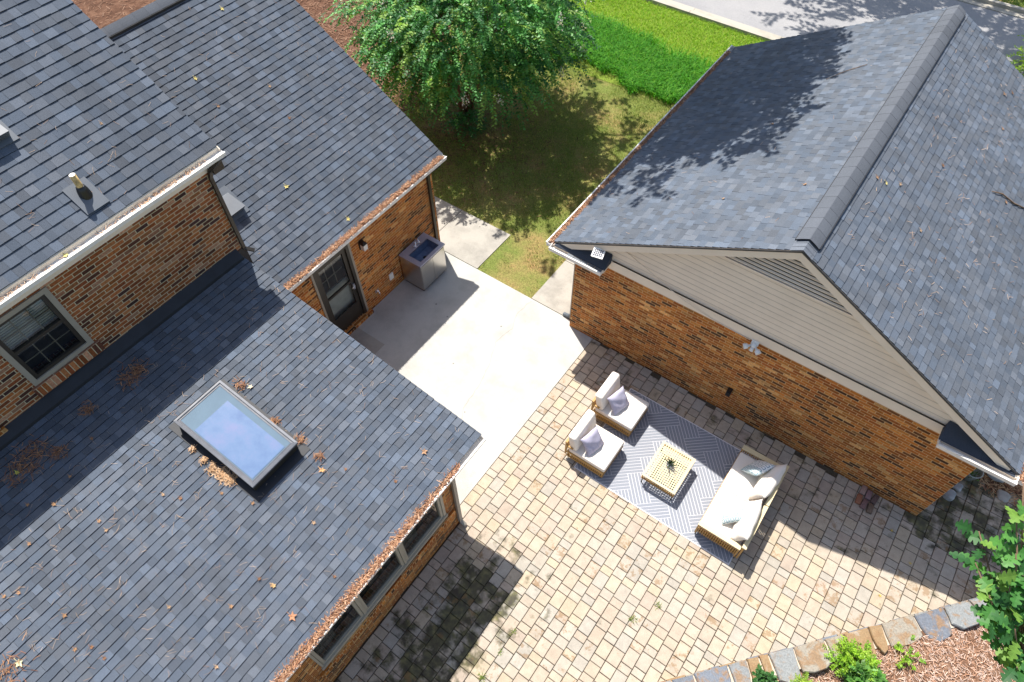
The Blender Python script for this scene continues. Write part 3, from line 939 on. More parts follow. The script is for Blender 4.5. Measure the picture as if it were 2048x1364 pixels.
def window(x, ya, yb, za, zb, mframe, fw=0.055, dbl=True, munt=(2, 2), inside='curtain', trim=0.0, label=None):
    fr = MB()
    if trim:
        t_ = trim
        for a0, a1, c0, c1 in ((ya - t_, ya, za - t_, zb + t_), (yb, yb + t_, za - t_, zb + t_), (ya, yb, zb, zb + t_), (ya, yb, za - t_, za)):
            fr.box(x - .03, x + .022, a0, a1, c0, c1, mi=1)
    for a0, a1, c0, c1 in ((ya, ya + fw, za, zb), (yb - fw, yb, za, zb), (ya + fw, yb - fw, zb - fw, zb), (ya + fw, yb - fw, za, za + fw)):
        fr.box(x - .07, x - .002, a0, a1, c0, c1, mi=0)
    fo = fr.build('window', [mframe, M['taupe']], house)
    if label: fo['label'] = label
    if dbl:
        zm = (za + zb) / 2
        rb = MB(); rb.box(x - .075, x - .012, ya + fw, yb - fw, zm - .025, zm + .025)
        rb.build('meeting_rail', mframe, fo)
    mb_ = MB(); n_ = 0
    for i in range(1, munt[0]):
        yy = ya + fw + (yb - ya - 2 * fw) * i / munt[0]
        mb_.box(x - .062, x - .05, yy - .008, yy + .008, za + fw, zb - fw); n_ += 1
    for i in range(1, munt[1]):
        zz = za + fw + (zb - za - 2 * fw) * i / munt[1]
        if dbl and abs(zz - (za + zb) / 2) < .03: continue
        mb_.box(x - .0615, x - .0505, ya + fw, yb - fw, zz - .008, zz + .008); n_ += 1
    if n_: mb_.build('muntins', M['taupe'], fo)
    gp = MB(); gp.face([(x - .045, ya + fw, za + fw), (x - .045, yb - fw, za + fw), (x - .045, yb - fw, zb - fw), (x - .045, ya + fw, zb - fw)])
    gp.build('pane', M['glass'], fo)
    it = MB(); it.face([(x - .21, ya - .02, za - .02), (x - .21, yb + .02, za - .02), (x - .21, yb + .02, zb + .02), (x - .21, ya - .02, zb + .02)])
    it.build('room_beyond', M['dark'], fo)
    if inside == 'curtain':
        cb = MB(); nn = 26
        yy = [ya + fw + (yb - ya) * 0.0 + (yb - ya) * 0.42 * i / nn for i in range(nn + 1)]
        for i in range(nn):
            cb.face([(x - .15 + .018 * (i % 2), yy[i], za + .02), (x - .15 + .018 * ((i + 1) % 2), yy[i + 1], za + .02), (x - .15 + .018 * ((i + 1) % 2), yy[i + 1], zb - .02), (x - .15 + .018 * (i % 2), yy[i], zb - .02)])
        cb.build('curtain', M['curtain'], fo)
    elif inside == 'blind':
        cb = MB(); z = (za + zb) / 2
        while z < zb - .05:
            cb.box(x - .16, x - .14, ya + fw, yb - fw, z, z + .028); z += .04
        cb.build('blind', M['blind'], fo)
    return fo
window(XW, 0.205, 1.01, 3.97, 5.08, M['bronze'], inside='blind', munt=(3, 4), trim=0.075, label='double hung window of the upper storey above the low roof')
window(XW, -1.80, -0.62, 3.74, 4.95, M['bronze'], inside='blind', munt=(3, 4), trim=0.075)
for i, c_ in enumerate(cw):
    window(XC, c_[0], c_[1], c_[2], c_[3], M['cream'], fw=0.05, dbl=False, munt=(1, 1), inside='curtain' if i != 1 else 'none')
b = MB()
b.box(XC - .06, XC + .012, 0.785, 0.835, 0.95, 2.08)
b.box(XC - .06, XC + .012, 1.745, 1.795, 0.95, 2.08)
b.box(XC - .06, XC + .012, -0.14, -0.105, 0.95, 2.10)
b.box(XC - .06, XC + .012, 2.745, 2.80, 0.95, 2.10)
b.box(XC - .08, XC + .03, -0.16, 2.82, 0.868, 0.948)
b.build('window_surround', M['cream'], house)
# moon shaped paper lamp seen in the nearest low window
b = MB()
pts = []
for i in range(13):
    a = R(-75 + 150 * i / 12)
    pts.append((0.13 * math.cos(a), 0.13 * math.sin(a)))
inner = [(0.10 * math.cos(R(-75 + 150 * i / 12)) - .035, 0.13 * math.sin(R(-75 + 150 * i / 12)) * .9) for i in range(13)]
for i in range(12):
    q = [pts[i], pts[i + 1], inner[i + 1], inner[i]]
    b.face([(XC - .10, 0.55 + p[1], 1.72 - p[0]) for p in q])
b.build('moon_ornament', M['cane_pale'], house)

# door ----------------------------------------------------------------
door = MB()
y0, y1, z0, z1 = door_h
X0 = XB - .02
for a0, a1, c0, c1 in ((y0, y0 + .07, z0, z1), (y1 - .07, y1, z0, z1), (y0 + .07, y1 - .07, z1 - .06, z1)):
    door.box(XB - .12, XB + .02, a0, a1, c0, c1)
for a0, a1, c0, c1 in ((y0 + .075, y0 + .16, z0 + .01, z1 - .065), (y1 - .16, y1 - .075, z0 + .01, z1 - .065), (y0 + .16, y1 - .16, z1 - .15, z1 - .065), (y0 + .16, y1 - .16, z0 + .01, z0 + .48), (y0 + .16, y1 - .16, 1.22, 1.27)):
    door.box(XB - .06, XB - .02, a0, a1, c0, c1)
dob = door.build('door', M['bronze'], house)
b = MB(); b.face([(XB - .045, y0 + .16, z0 + .48), (XB - .045, y1 - .16, z0 + .48), (XB - .045, y1 - .16, z1 - .15), (XB - .045, y0 + .16, z1 - .15)])
b.build('pane', M['glass'], dob)
b = MB()
b.box(XB - .19, XB - .15, y0 + .05, y1 - .05, z0 + .1, 1.30)
b.build('inner_panel', M['blind'], dob)
b = MB()
b.box(XB - .215, XB - .19, y0, y1, 1.25, z1)
b.build('room_beyond', M['dark'], dob)
b = MB()
for i in (1, 2):
    yy = y0 + .16 + (y1 - y0 - .32) * i / 3
    b.box(XB - .17, XB - .155, yy - .01, yy + .01, 1.30, z1 - .08)
for zz in (1.62, 1.95):
    b.box(XB - .169, XB - .156, y0 + .16, y1 - .16, zz - .01, zz + .01)
b.build('muntins', M['taupe'], dob)
b = MB()
b.box(XB - .02, XB + .012, y1 - .145, y1 - .10, 1.0, 1.16)
b.tube([(XB + .012, y1 - .12, 1.12), (XB + .045, y1 - .12, 1.12), (XB + .045, y1 - .21, 1.11)], 0.010, 8)
b.build('handle', M['chrome'], dob)
b = MB(); b.box(XB - .0, XB + .022, y1 + .002, y1 + .05, z0, z1 + .0)
b.box(XB - .0, XB + .022, y0 - .05, y0 - .002, z0, z1 + .0)
b.build('door_casing', M['taupe'], house)

# gutters ---------------------------------------------------------------
def gutter_y(x_in, x_out, y0, y1, zt, parent, hgt=0.12, name='gutter', mat=None):
    """runs along y, open top, x_in is the roof side"""
    b_ = MB(); t_ = 0.008
    s_ = 1 if x_out > x_in else -1
    def bx(xa, xb, *r_):
        b_.box(min(xa, xb), max(xa, xb), *r_)
    bx(x_in, x_in + s_ * t_, y0, y1, zt - hgt, zt)
    bx(x_in + s_ * t_, x_out - s_ * .02, y0, y1, zt - hgt, zt - hgt + t_)
    bx(x_out - s_ * .02, x_out - s_ * .008, y0, y1, zt - hgt, zt)
    bx(x_out - s_ * .022, x_out + s_ * .006, y0 - .002, y1 + .002, zt, zt + .012)
    for yy in (y0, y1 - t_):
        bx(x_in + s_ * t_, x_out - s_ * .02, yy, yy + t_, zt - hgt + t_, zt - .001)
    return b_.build(name, mat or M['gutter'], parent)
gA = gutter_y(-8.485, -8.325, -4.0, 4.11, 5.475, house, hgt=.055)
b = MB(); b.box(-8.476, -8.348, -3.98, 4.10, 5.462, 5.468); b.build('gutter_guard', M['gutter'], house)
gB = gutter_y(-8.075, -7.945, 3.72, 8.50, 2.655, house, hgt=.07)
gC = gutter_y(-3.42, -3.285, -5.0, 3.70, 2.57, house, hgt=.07)
# soffit + fascia strips
b = MB(); b.box(XW + .001, -8.455, -4.0, 4.06, 5.32, 5.46)
b.box(XW - .2, XW + .02, -4.0, 3.84, 5.20, 5.32)
b.build('fascia', M['trim'], house)
b = MB(); b.box(XB + .001, -8.08, 3.72, 8.47, 2.54, 2.63); b.build('fascia', M['trim'], house)
b = MB(); b.box(XC + .001, -3.425, -5.0, 3.66, 2.46, 2.565); b.build('fascia', M['trim'], house)
# dark return box at the upper eave corner
b = MB(); b.box(-8.54, -8.44, 3.87, 4.06, 5.16, 5.318); b.build('eave_return', M['bronze'], house)
def downspout(pts, parent, mat, w=0.07, d=0.05, name='downspout'):
    b_ = MB()
    for p, q in zip(pts[:-1], pts[1:]):
        p, q = Vector(p), Vector(q)
        dd = (q - p)
        zax = dd.normalized()
        xax = Vector((0, 1, 0)) if abs(zax.y) < .9 else Vector((1, 0, 0))
        yax = zax.cross(xax).normalized(); xax = yax.cross(zax).normalized()
        b_.obox((p + q) / 2, w, d, dd.length + .02, Matrix((xax, yax, zax)).transposed())
    return b_.build(name, mat, parent)
downspout([(-8.38, 3.98, 5.38), (-8.49, 3.84, 5.22), (-8.515, 3.82, 5.1), (-8.515, 3.82, 3.56), (-8.42, 3.92, 3.48)], house, M['bronze'], w=.055)
downspout([(-7.99, 8.30, 2.54), (-8.15, 8.14, 2.38), (-8.20, 8.12, 2.3), (-8.20, 8.12, 0.16), (-8.1, 8.12, 0.08)], house, M['bronze'])
downspout([(-3.345, 3.40, 2.45), (-3.45, 3.20, 2.28), (-3.51, 3.06, 2.2), (-3.51, 3.06, 0.16), (-3.42, 3.06, 0.08)], house, M['taupe'])
# flashing along upper wall / low roof
b = MB()
b.hexa([(XW + .001, -4.0, zC(XW)), (XW + .15, -4.0, zC(XW + .15)), (XW + .15, 3.69, zC(XW + .15)), (XW + .001, 3.69, zC(XW)),
        (XW + .001, -4.0, zC(XW) + .15), (XW + .14, -4.0, zC(XW) + .03), (XW + .14, 3.69, zC(XW) + .03), (XW + .001, 3.69, zC(XW) + .15)])
b.build('wall_flashing', M['flash'], house)
# ridge cap of the middle wing
def ridge(name, parent, xr, zr_, sl, y0, y1, hw, lift, seed, dark=True):
    b_ = MB(); r_ = random.Random(seed)
    y = y0
    prof = []
    for k_ in range(9):
        u_ = -1 + 2 * k_ / 8
        prof.append((u_ * hw, -abs(u_) * hw * sl * 0.9 + lift - (abs(u_) ** 3) * lift * 0.25))
    while y < y1:
        ye = min(y + r_.uniform(.25, .31), y1)
        f = r_.uniform(.92, 1.05)
        ja, jb = .003, 0.0
        for (xa, za), (xb, zb) in zip(prof[:-1], prof[1:]):
            b_.face([(xr + xa, y, zr_ + za + ja), (xr + xb, y, zr_ + zb + ja), (xr + xb, ye + .01, zr_ + zb + jb), (xr + xa, ye + .01, zr_ + za + jb)],
                    tint=(0.10 * f, 0.11 * f, 0.128 * f))
            b_.face([(xr + xa, y, zr_ + za - (.02 if y == y0 else .003)), (xr + xb, y, zr_ + zb - (.02 if y == y0 else .003)), (xr + xb, y, zr_ + zb + ja), (xr + xa, y, zr_ + za + ja)], tint=(.03, .03, .035))
        y = ye
    xa, za = prof[0]; xb, zb = prof[-1]
    o_ = b_.build(name, M['shingle'], parent)
    c_ = MB()
    for (xx, zz), s_ in ((prof[0], -1), (prof[-1], 1)):
        x0_, x1_ = sorted((xr + xx - s_ * .03, xr + xx + s_ * .012))
        c_.box(x0_, x1_, y0 + .03, y1 - .03, zr_ + zz - .05, zr_ + zz - .006)
    c_.build('vent_slot', M['drip'], o_)
    return o_
ridge('ridge_cap', house, -12.66, zB(-12.66), .6155, 3.98, 8.5, .15, .07, 4)

# skylight on the low roof ---------------------------------------------
def on_C(x, y, hgt): return (x + 0.171 * hgt, y, zC(x) + hgt)
sk = MB()
xa, xb, ya, yb = -6.86, -5.33, 0.98, 1.81
def ringC(x0, x1, y0, y1, h0, h1, X0_, X1_, Y0_, Y1_, mi=0, m_=sk):
    o = [on_C(x0, y0, h0), on_C(x1, y0, h0), on_C(x1, y1, h0), on_C(x0, y1, h0)]
    i = [on_C(X0_, Y0_, h1), on_C(X1_, Y0_, h1), on_C(X1_, Y1_, h1), on_C(X0_, Y1_, h1)]
    for q in range(4):
        q2 = (q + 1) % 4
        m_.face([o[q], o[q2], i[q2], i[q]], mi=mi)
ringC(xa, xb, ya, yb, 0, .235, xa, xb, ya, yb)
sko = sk.build('skylight', M['bronze'], house)
s2 = MB()
ringC(xa - .015, xb + .015, ya - .015, yb + .015, .205, .25, xa - .015, xb + .015, ya - .015, yb + .015, m_=s2)
ringC(xa - .015, xb + .015, ya - .015, yb + .015, .25, .262, xa + .02, xb - .02, ya + .02, yb - .02, m_=s2)
ringC(xa + .02, xb - .02, ya + .02, yb - .02, .262, .245, xa + .03, xb - .03, ya + .03, yb - .03, m_=s2)
ringC(xa + .03, xb - .03, ya + .03, yb - .03, .245, .256, xa + .055, xb - .055, ya + .055, yb - .055, m_=s2)
s2.build('frame', simple('skylight_frame_metal', (0.20, 0.205, 0.22), 0.5, 0.4), sko)
s3 = MB()
q = [on_C(xa + .05, ya + .05, .250), on_C(xb - .05, ya + .05, .250), on_C(xb - .05, yb - .05, .250), on_C(xa + .05, yb - .05, .250)]
s3.face(q)
s3.build('glazing', M['skyedge'], sko)
s4 = MB()
q = [on_C(xa + .32, ya + .07, .2545), on_C(xb - .075, ya + .07, .2545), on_C(xb - .075, yb - .15, .2545), on_C(xa + .32, yb - .15, .2545)]
s4.face(q)
s4.build('blind_behind_glass', M['skyglass'], sko)
s5 = MB()
for (x0, x1, y0, y1) in ((xa - .12, xb + .14, ya - .10, ya), (xa - .12, xb + .14, yb, yb + .10), (xa - .12, xa, ya, yb), (xb, xb + .14, ya, yb)):
    P = [on_C(x0, y0, 0), on_C(x1, y0, 0), on_C(x1, y1, 0), on_C(x0, y1, 0), on_C(x0, y0, .022), on_C(x1, y0, .022), on_C(x1, y1, .022), on_C(x0, y1, .022)]
    s5.hexa(P)
s5.build('flashing', M['flash'], sko)

# plumbing pipe, roof vents ---------------------------------------------
def on_A(x, y, hgt): return Vector((x + .53 * hgt, y, zA(x) + .85 * hgt))
px, py = -8.80, 2.24
b = MB(); z_ = zA(px)
b.lathe((px, py, z_), [(0.10, -.06), (0.085, .02), (.075, .10), (.058, .16), (.052, .165), (.0, .165)])
boot = b.build('pipe_boot', M['black'], house)
b = MB(); b.lathe((px, py, z_), [(0.042, .12), (0.042, .36), (.034, .36), (.034, .30), (0, .30)], 16)
b.build('vent_pipe', M['pipe'], boot)
b = MB(); b.lathe((px, py, z_), [(.040, .361), (0, .362)], 16); b.build('pipe_cap', M['white'], boot)
b = MB()
P = [on_A(-8.98, 2.06, 0.02), on_A(-8.60, 2.06, 0.02), on_A(-8.60, 2.40, 0.02), on_A(-8.98, 2.40, 0.02)]
P2 = [p + Vector((.01, 0, .014)) for p in P]
b.hexa(P + P2)
b.build('flashing', M['vent'], boot)
def roof_vent(x, y, zf, sl):
    b_ = MB()
    def W_(dx, dy, dh): 
        return (x + dx + sl * .8 * dh, y + dy, zf(x + dx) + dh * .9)
    P = [W_(-.19, -.19, .02), W_(.15, -.19, .02), W_(.15, .19, .02), W_(-.19, .19, .02), W_(-.14, -.16, .12), W_(.17, -.19, .17), W_(.17, .19, .17), W_(-.14, .16, .12)]
    b_.hexa(P)
    o_ = b_.build('roof_vent', M['vent'], house)
    f_ = MB(); f_.hexa([W_(-.3, -.25, .012), W_(.22, -.25, .012), W_(.22, .25, .012), W_(-.3, .25, .012), W_(-.3, -.25, .026), W_(.22, -.25, .026), W_(.22, .25, .026), W_(-.3, .25, .026)])
    f_.build('flashing', M['vent'], o_)
roof_vent(-9.92, 1.93, zA, .63)
roof_vent(-9.50, 4.32, zB, .6155)

# wall fittings ---------------------------------------------------------
b = MB(); b.box(XB, XB + .03, 5.93, 6.05, 1.86, 2.06); b.hexa([(XB + .03, 5.93, 2.03), (XB + .15, 5.93, 2.03), (XB + .15, 6.05, 2.03), (XB + .03, 6.05, 2.03), (XB + .03, 5.96, 2.09), (XB + .12, 5.96, 2.09), (XB + .12, 6.02, 2.09), (XB + .03, 6.02, 2.09)])
so = b.build('wall_lantern', M['black'], house)
b = MB(); b.box(XB + .04, XB + .14, 5.94, 6.04, 1.88, 2.028); b.build('lamp_shade', M['lamp'], so)
b = MB(); b.box(XB, XB + .025, 6.50, 6.62, 0.36, 0.54); b.build('outlet_cover', M['white'], house)
b = MB(); b.box(XB, XB + .02, 6.02, 6.12, 0.38, 0.46); b.tube([(XB + .02, 6.07, .42), (XB + .08, 6.07, .42), (XB + .10, 6.07, .37)], .018, 8); b.tube([(XB + .05, 6.04, .45), (XB + .05, 6.10, .45)], .02, 8)
b.build('hose_bib', M['chrome'], house)

# ------------------------------------------------------------------ garage
gar = thing('brick_garage', (-0.58, 8, 0), 'brick garage with beige siding gable and grey shingle ridge roof', 'garage')
GY0, GY1, XR, ZR = 7.78, 15.9, -0.60, zL(-0.60)
b = MB()
b.box(-4.35, 3.18, 8.0, 15.7, -0.05, 2.42, skip=('t', 'b'))
b.build('brick_walls', M['brick'], gar)
# mitre of slopes
shingles('roof_slope', M['shingle'], gar, (-4.76, GY0 + .02, zL(-4.76)), (0, 1, 0), Vector((1, 0, .55)), GY1 - GY0 - .02, slope_len(4.14, .55), 0.128, 21, base=(0.098, 0.114, 0.139))
shingles('roof_slope', M['shingle'], gar, (3.56, GY0 + .02, zR(3.56)), (0, 1, 0), Vector((-1, 0, .55)), GY1 - GY0 - .02, slope_len(4.14, .55), 0.128, 22, base=(0.098, 0.114, 0.139))
b = MB()
for xa_, xb_, zf in ((-4.70, XR, zL), (XR, 3.50, zR)):
    b.hexa([(xa_, GY0 + .03, zf(xa_) - .10), (xb_, GY0 + .03, zf(xb_) - .10), (xb_, GY1, zf(xb_) - .10), (xa_, GY1, zf(xa_) - .10),
            (xa_, GY0 + .03, zf(xa_) - .003), (xb_, GY0 + .03, zf(xb_) - .003), (xb_, GY1, zf(xb_) - .003), (xa_, GY1, zf(xa_) - .003)])
b.build('roof_deck', M['trim'], gar)
rake(-4.60, XR, zL, GY0, gar, hgt=.17)
rake(XR + .001, 3.40, zR, GY0, gar, hgt=.17)
b = MB()
for xa_, xb_, zf in ((-4.72, XR, zL), (XR + .001, 3.52, zR)):
    b.hexa([(xa_, GY0 - .012, zf(xa_) - .022), (xb_, GY0 - .012, zf(xb_) - .022), (xb_, GY0 - .001, zf(xb_) - .022), (xa_, GY0 - .001, zf(xa_) - .022),
            (xa_, GY0 - .012, zf(xa_) + .006), (xb_, GY0 - .012, zf(xb_) + .006), (xb_, GY0 - .001, zf(xb_) + .006), (xa_, GY0 - .001, zf(xa_) + .006)])
b.build('drip_edge', M['drip'], gar)
# gable: frieze band, lap siding
b = MB(); b.box(-4.33, 3.16, 7.965, 8.02, 2.421, 2.64); b.build('frieze_board', M['trim'], gar)
b = MB()
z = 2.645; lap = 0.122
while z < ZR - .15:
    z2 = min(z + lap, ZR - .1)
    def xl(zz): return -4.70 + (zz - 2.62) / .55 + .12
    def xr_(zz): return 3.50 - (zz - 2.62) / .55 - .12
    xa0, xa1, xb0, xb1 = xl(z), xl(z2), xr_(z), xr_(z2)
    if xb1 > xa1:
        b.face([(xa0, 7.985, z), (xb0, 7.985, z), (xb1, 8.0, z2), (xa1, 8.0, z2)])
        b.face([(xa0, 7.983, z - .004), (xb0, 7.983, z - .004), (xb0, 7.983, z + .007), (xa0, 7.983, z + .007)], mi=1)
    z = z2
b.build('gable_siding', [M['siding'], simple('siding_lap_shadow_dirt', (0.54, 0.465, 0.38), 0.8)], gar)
b = MB(); b.face([(-4.6, 15.72, 2.4), (3.4, 15.72, 2.4), (XR, 15.72, ZR - .1)]); b.face([(-4.35, 15.7, 0), (3.18, 15.7, 0), (3.18, 15.7, 2.42), (-4.35, 15.7, 2.42)])
b.build('rear_gable', M['siding'], gar)
# triangular louvre vent
b = MB()
za_, zt_ = 3.98, ZR - .24
hw0 = (zt_ - za_) / .55
def tri(y, grow, zlo, zhi, mi=0):
    return [(XR - hw0 - grow, y, za_ - zlo), (XR + hw0 + grow, y, za_ - zlo), (XR, y, zt_ + zhi)]
b.face(tri(7.978, 0, 0, 0))
vo = b.build('gable_vent', M['dark'], gar)
b = MB(); z = za_ + .02
while z < zt_ - .04:
    hw = (zt_ - z) / .55 - .01
    b.hexa([(XR - hw, 7.95, z), (XR + hw, 7.95, z), (XR + hw, 7.972, z + .02), (XR - hw, 7.972, z + .02),
            (XR - hw, 7.95, z + .012), (XR + hw, 7.95, z + .012), (XR + hw, 7.972, z + .032), (XR - hw, 7.972, z + .032)])
    z += .075
b.build('louvres', M['trim'], vo)
b = MB()
b.box(XR - hw0 - .05, XR + hw0 + .05, 7.94, 7.984, za_ - .05, za_ - .002)
b.build('vent_frame', M['trim'], vo)
# soffits under rakes
b = MB()
for xa_, xb_, zf in ((-4.6, XR, zL), (XR, 3.4, zR)):
    b.face([(xa_, GY0 + .025, zf(xa_) - .135), (xb_, GY0 + .025, zf(xb_) - .135), (xb_, 8.0, zf(xb_) - .135), (xa_, 8.0, zf(xa_) - .135)])
b.build('rake_soffit', M['trim'], gar)
# side fascias + gutters
for a0_, a1_ in ((-4.74, -4.36), (3.19, 3.54)):
    b = MB(); b.box(a0_, a1_, 7.80, GY1, 2.43, 2.56); b.build('side_soffit', M['trim'], gar)
gL = gutter_y(-4.745, -4.865, 7.70, GY1, 2.60, gar, hgt=.08)
gR = gutter_y(3.545, 3.665, 7.70, GY1, 2.60, gar, hgt=.08)
# cornice returns with little shingled roofs and gutters
for sx, x0, x1 in ((-1, -4.745, -3.60), (1, 2.42, 3.545)):
    b = MB()
    b.box(x0, x1, 7.735, 7.962, 2.49, 2.58)
    co = b.build('cornice_return', M['trim'], gar)
    b = MB()
    xs0, xs1 = (x0 + .05, x1 + .02) if sx < 0 else (x0 - .02, x1 - .05)
    xm = xs0 + .52 if sx < 0 else xs1 - .52
    for a0_, a1_, h0_, h1_ in ((xs0, xm, 2.60 if sx < 0 else 2.80, 2.80), (xm, xs1, 2.80, 2.80 if sx < 0 else 2.60)):
        b.hexa([(a0_, 7.72, 2.585), (a1_, 7.72, 2.585), (a1_, 7.975, 2.585), (a0_, 7.975, 2.585), (a0_, 7.72, 2.60), (a1_, 7.72, 2.60), (a1_, 7.975, h1_), (a0_, 7.975, h0_)], tint=(.05, .058, .075))
    b.build('return_roof', M['shingle'], co)
    b = MB()
    b.box(x0, x1, 7.612, 7.624, 2.525, 2.60); b.box(x0, x1, 7.624, 7.73, 2.525, 2.533)
    b.box(x0, x1, 7.600, 7.630, 2.60, 2.612)
    for xx in (x0, x1 - .008): b.box(xx, xx + .008, 7.624, 7.73, 2.533, 2.60)
    b.build('return_gutter', M['gutter'], co)
    if sx < 0:
        b = MB()
        for i in range(5):
            b.box(x0 + .38 + i * .15, x0 + .52 + i * .15, 7.64, 7.71, 2.588, 2.594)
        b.build('gutter_guard', M['vent'], co)
ridge('ridge_vent', gar, XR, ZR - .01, .55, GY0 + .22, GY1 - .1, .175, .075, 9)
b = MB()
for i in range(3):
    y_ = GY0 + .0 + i * .09
    for s_ in (-1, 1):
        xa_, xb_ = XR, XR + s_ * .17
        q = [(xa_, y_, ZR + .03), (xb_, y_, ZR - .075), (xb_, y_ + .13, ZR - .082), (xa_, y_ + .13, ZR + .02)]
        b.face(q if s_ < 0 else q[::-1], tint=(.13, .145, .17))
b.build('ridge_cap', M['shingle'], gar)
# conduit, cable, lights
b = MB(); b.tube([(-3.55, 7.955, 2.66), (3.0, 7.955, 2.66)], .012, 6); b.build('conduit', M['bronze'], gar)
b = MB(); b.tube([(-3.35, 7.945, 3.08), (-2.6, 7.935, 2.80), (-2.1, 7.93, 2.60), (-1.5, 7.955, 2.45), (-0.75, 7.955, 2.41)], .006, 6); b.build('cable', M['trim'], gar)
b = MB()
b.lathe((-0.655, 7.93, 2.36), [(0, .045), (.05, .03), (.055, -.01), (.03, -.03), (0, -.03)], 14)
b.box(-0.72, -0.59, 7.95, 7.966, 2.33, 2.45)
fl = b.build('flood_light', M['white'], gar)
for s_ in (-1, 1):
    b = MB()
    c0 = Vector((-0.655 + s_ * .04, 7.90, 2.36)); d_ = Vector((s_ * .75, -.55, -.25)).normalized()
    b.tube([c0, c0 + d_ * .05, c0 + d_ * .06, c0 + d_ * .13], [.018, .022, .045, .052], 12)
    b.build('lamp_head', M['white'], fl)
b = MB(); b.tube([(-0.655, 7.91, 2.34), (-0.655, 7.85, 2.27)], [.03, .038], 10); b.build('sensor', M['white'], fl)
b = MB(); b.box(-0.74, -0.65, 7.90, 7.999, 0.66, 0.82); b.box(-0.735, -0.655, 7.88, 7.90, 0.68, 0.80)
b.build('wall_light', M['black'], gar)
b = MB(); cs = Vector((-3.74, 7.70, 2.98))
rm = Matrix.Rotation(R(12), 3, 'Z') @ Matrix.Rotation(R(18), 3, 'X')
b.obox(cs, .22, .19, .022, rm)
sl_ = b.build('solar_light', M['white'], gar)
b = MB()
for i in range(5):
    for j in range(4):
        b.obox(cs + rm @ Vector(((i - 2) * .034, (j - 1.5) * .036, .0135)), .024, .026, .004, rm)
b.build('solar_cells', M['solar'], sl_)
b = MB(); b.tube([cs + Vector((0, .02, -.01)), (-3.74, 7.80, 2.86)], .014, 8); b.build('bracket', M['white'], sl_)
downspout([(-4.80, 7.95, 2.48), (-4.45, 8.12, 2.30), (-4.41, 8.15, 2.2), (-4.41, 8.15, 0.2), (-4.41, 8.15, .12)], gar, M['taupe'])
b = MB(); b.tube([(-4.43, 8.18, .14), (-4.50, 8.18, .07), (-4.62, 8.19, .045)], .05, 10, caps=False); b.build('spout_elbow', M['vent'], gar)

# ------------------------------------------------------------------ furniture helpers
def cushion(name, mat, parent, c, sx, sy, sz, rot=(0, 0, 0), p=4.0, n=14, pinch=0.0, wr=0.0, seed=0, **kw):
    """plump cushion: sx, sy faces, sz thickness; pinch pulls the corners out"""
    r_ = random.Random(seed)
    rm_ = (Matrix.Rotation(rot[2], 3, 'Z') @ Matrix.Rotation(rot[1], 3, 'Y') @ Matrix.Rotation(rot[0], 3, 'X'))
    b_ = MB(); c = Vector(c)
    ph = [r_.uniform(0, 6.28) for _ in range(6)]
    def pt(i, j, s_):
        u_, v_ = -1 + 2 * i / n, -1 + 2 * j / n
        k_ = 1 - pinch * ((1 - u_ ** 2) * 0.0 + (1 - abs(v_) ** 2) * abs(u_) ** 3 * 0.5)
        k2 = 1 - pinch * ((1 - abs(u_) ** 2) * abs(v_) ** 3 * 0.5)
        x_, y_ = u_ * sx / 2 * k_, v_ * sy / 2 * k2
        hh = (max(0, 1 - abs(u_) ** p) * max(0, 1 - abs(v_) ** p)) ** 0.5
        z_ = s_ * sz / 2 * hh
        z_ += wr * hh * math.sin(ph[0] + 5 * u_ + 3 * v_ * v_) * math.sin(ph[1] + 4 * v_ - 2 * u_)
        z_ += wr * .5 * hh * math.sin(ph[2] + 9 * u_ * v_ + 3 * v_)
        return c + rm_ @ Vector((x_, y_, z_))
    for s_ in (1, -1):
        for i in range(n):
            for j in range(n):
                q = [(i, j), (i + 1, j), (i + 1, j + 1), (i, j + 1)]
                P = [pt(a, b2, s_) for a, b2 in q]
                uv = [(a / n, b2 / n) for a, b2 in q]
                if s_ < 0: P = P[::-1]; uv = uv[::-1]
                b_.face(P, uv=uv, smooth=True)
    return b_.build(name, mat, parent, weld=True, **kw)

def block_cushion(name, mat, parent, x0, x1, y0, y1, z0, z1, bev=0.035, shear=0.0):
    b_ = MB()
    b_.hexa([(x0, y0, z0), (x1, y0, z0), (x1, y1, z0), (x0, y1, z0), (x0 + shear, y0, z1), (x1 + shear, y0, z1), (x1 + shear, y1, z1), (x0 + shear, y1, z1)])
    o_ = b_.build(name, mat, parent)
    bevel_obj(o_, bev, 3)
    return o_

def woven(b_, axis, a0, a1, c, z0, z1, t=0.012, step=0.040):
    """vertical cords between two rails: axis x or y"""
    a = a0 + step / 2
    while a < a1:
        if axis == 'x': b_.box(a - .009, a + .009, c - t / 2, c + t / 2, z0, z1)
        else: b_.box(c - t / 2, c + t / 2, a - .009, a + .009, z0, z1)
        a += step

def leg(parent, x, y, z1, mat=None, r=0.012):
    b_ = MB(); b_.tube([(x, y, 0.03), (x, y, z1)], r, 8)
    b_.build('leg', mat or M['bronze'], parent)

# rug --------------------------------------------------------------------
RX0, RX1, RY0, RY1, RZ = -2.43, 0.79, 5.18, 7.36, 0.033
b = MB()
b.box(RX0, RX1, RY0, RY1, RZ - .001, RZ + .007, mi=0)
edges = [(-1, 0, -RX0 - .02), (1, 0, RX1 - .02), (0, -1, -RY0 - .02), (0, 1, RY1 - .02)]
PW, NS = 0.31, 5
PL = PW * 2
ang = R(45 - 4)
ca, sa = math.cos(ang), math.sin(ang)
def rp(u_, v_): return (-0.82 + u_ * ca - v_ * sa, 6.27 + u_ * sa + v_ * ca)
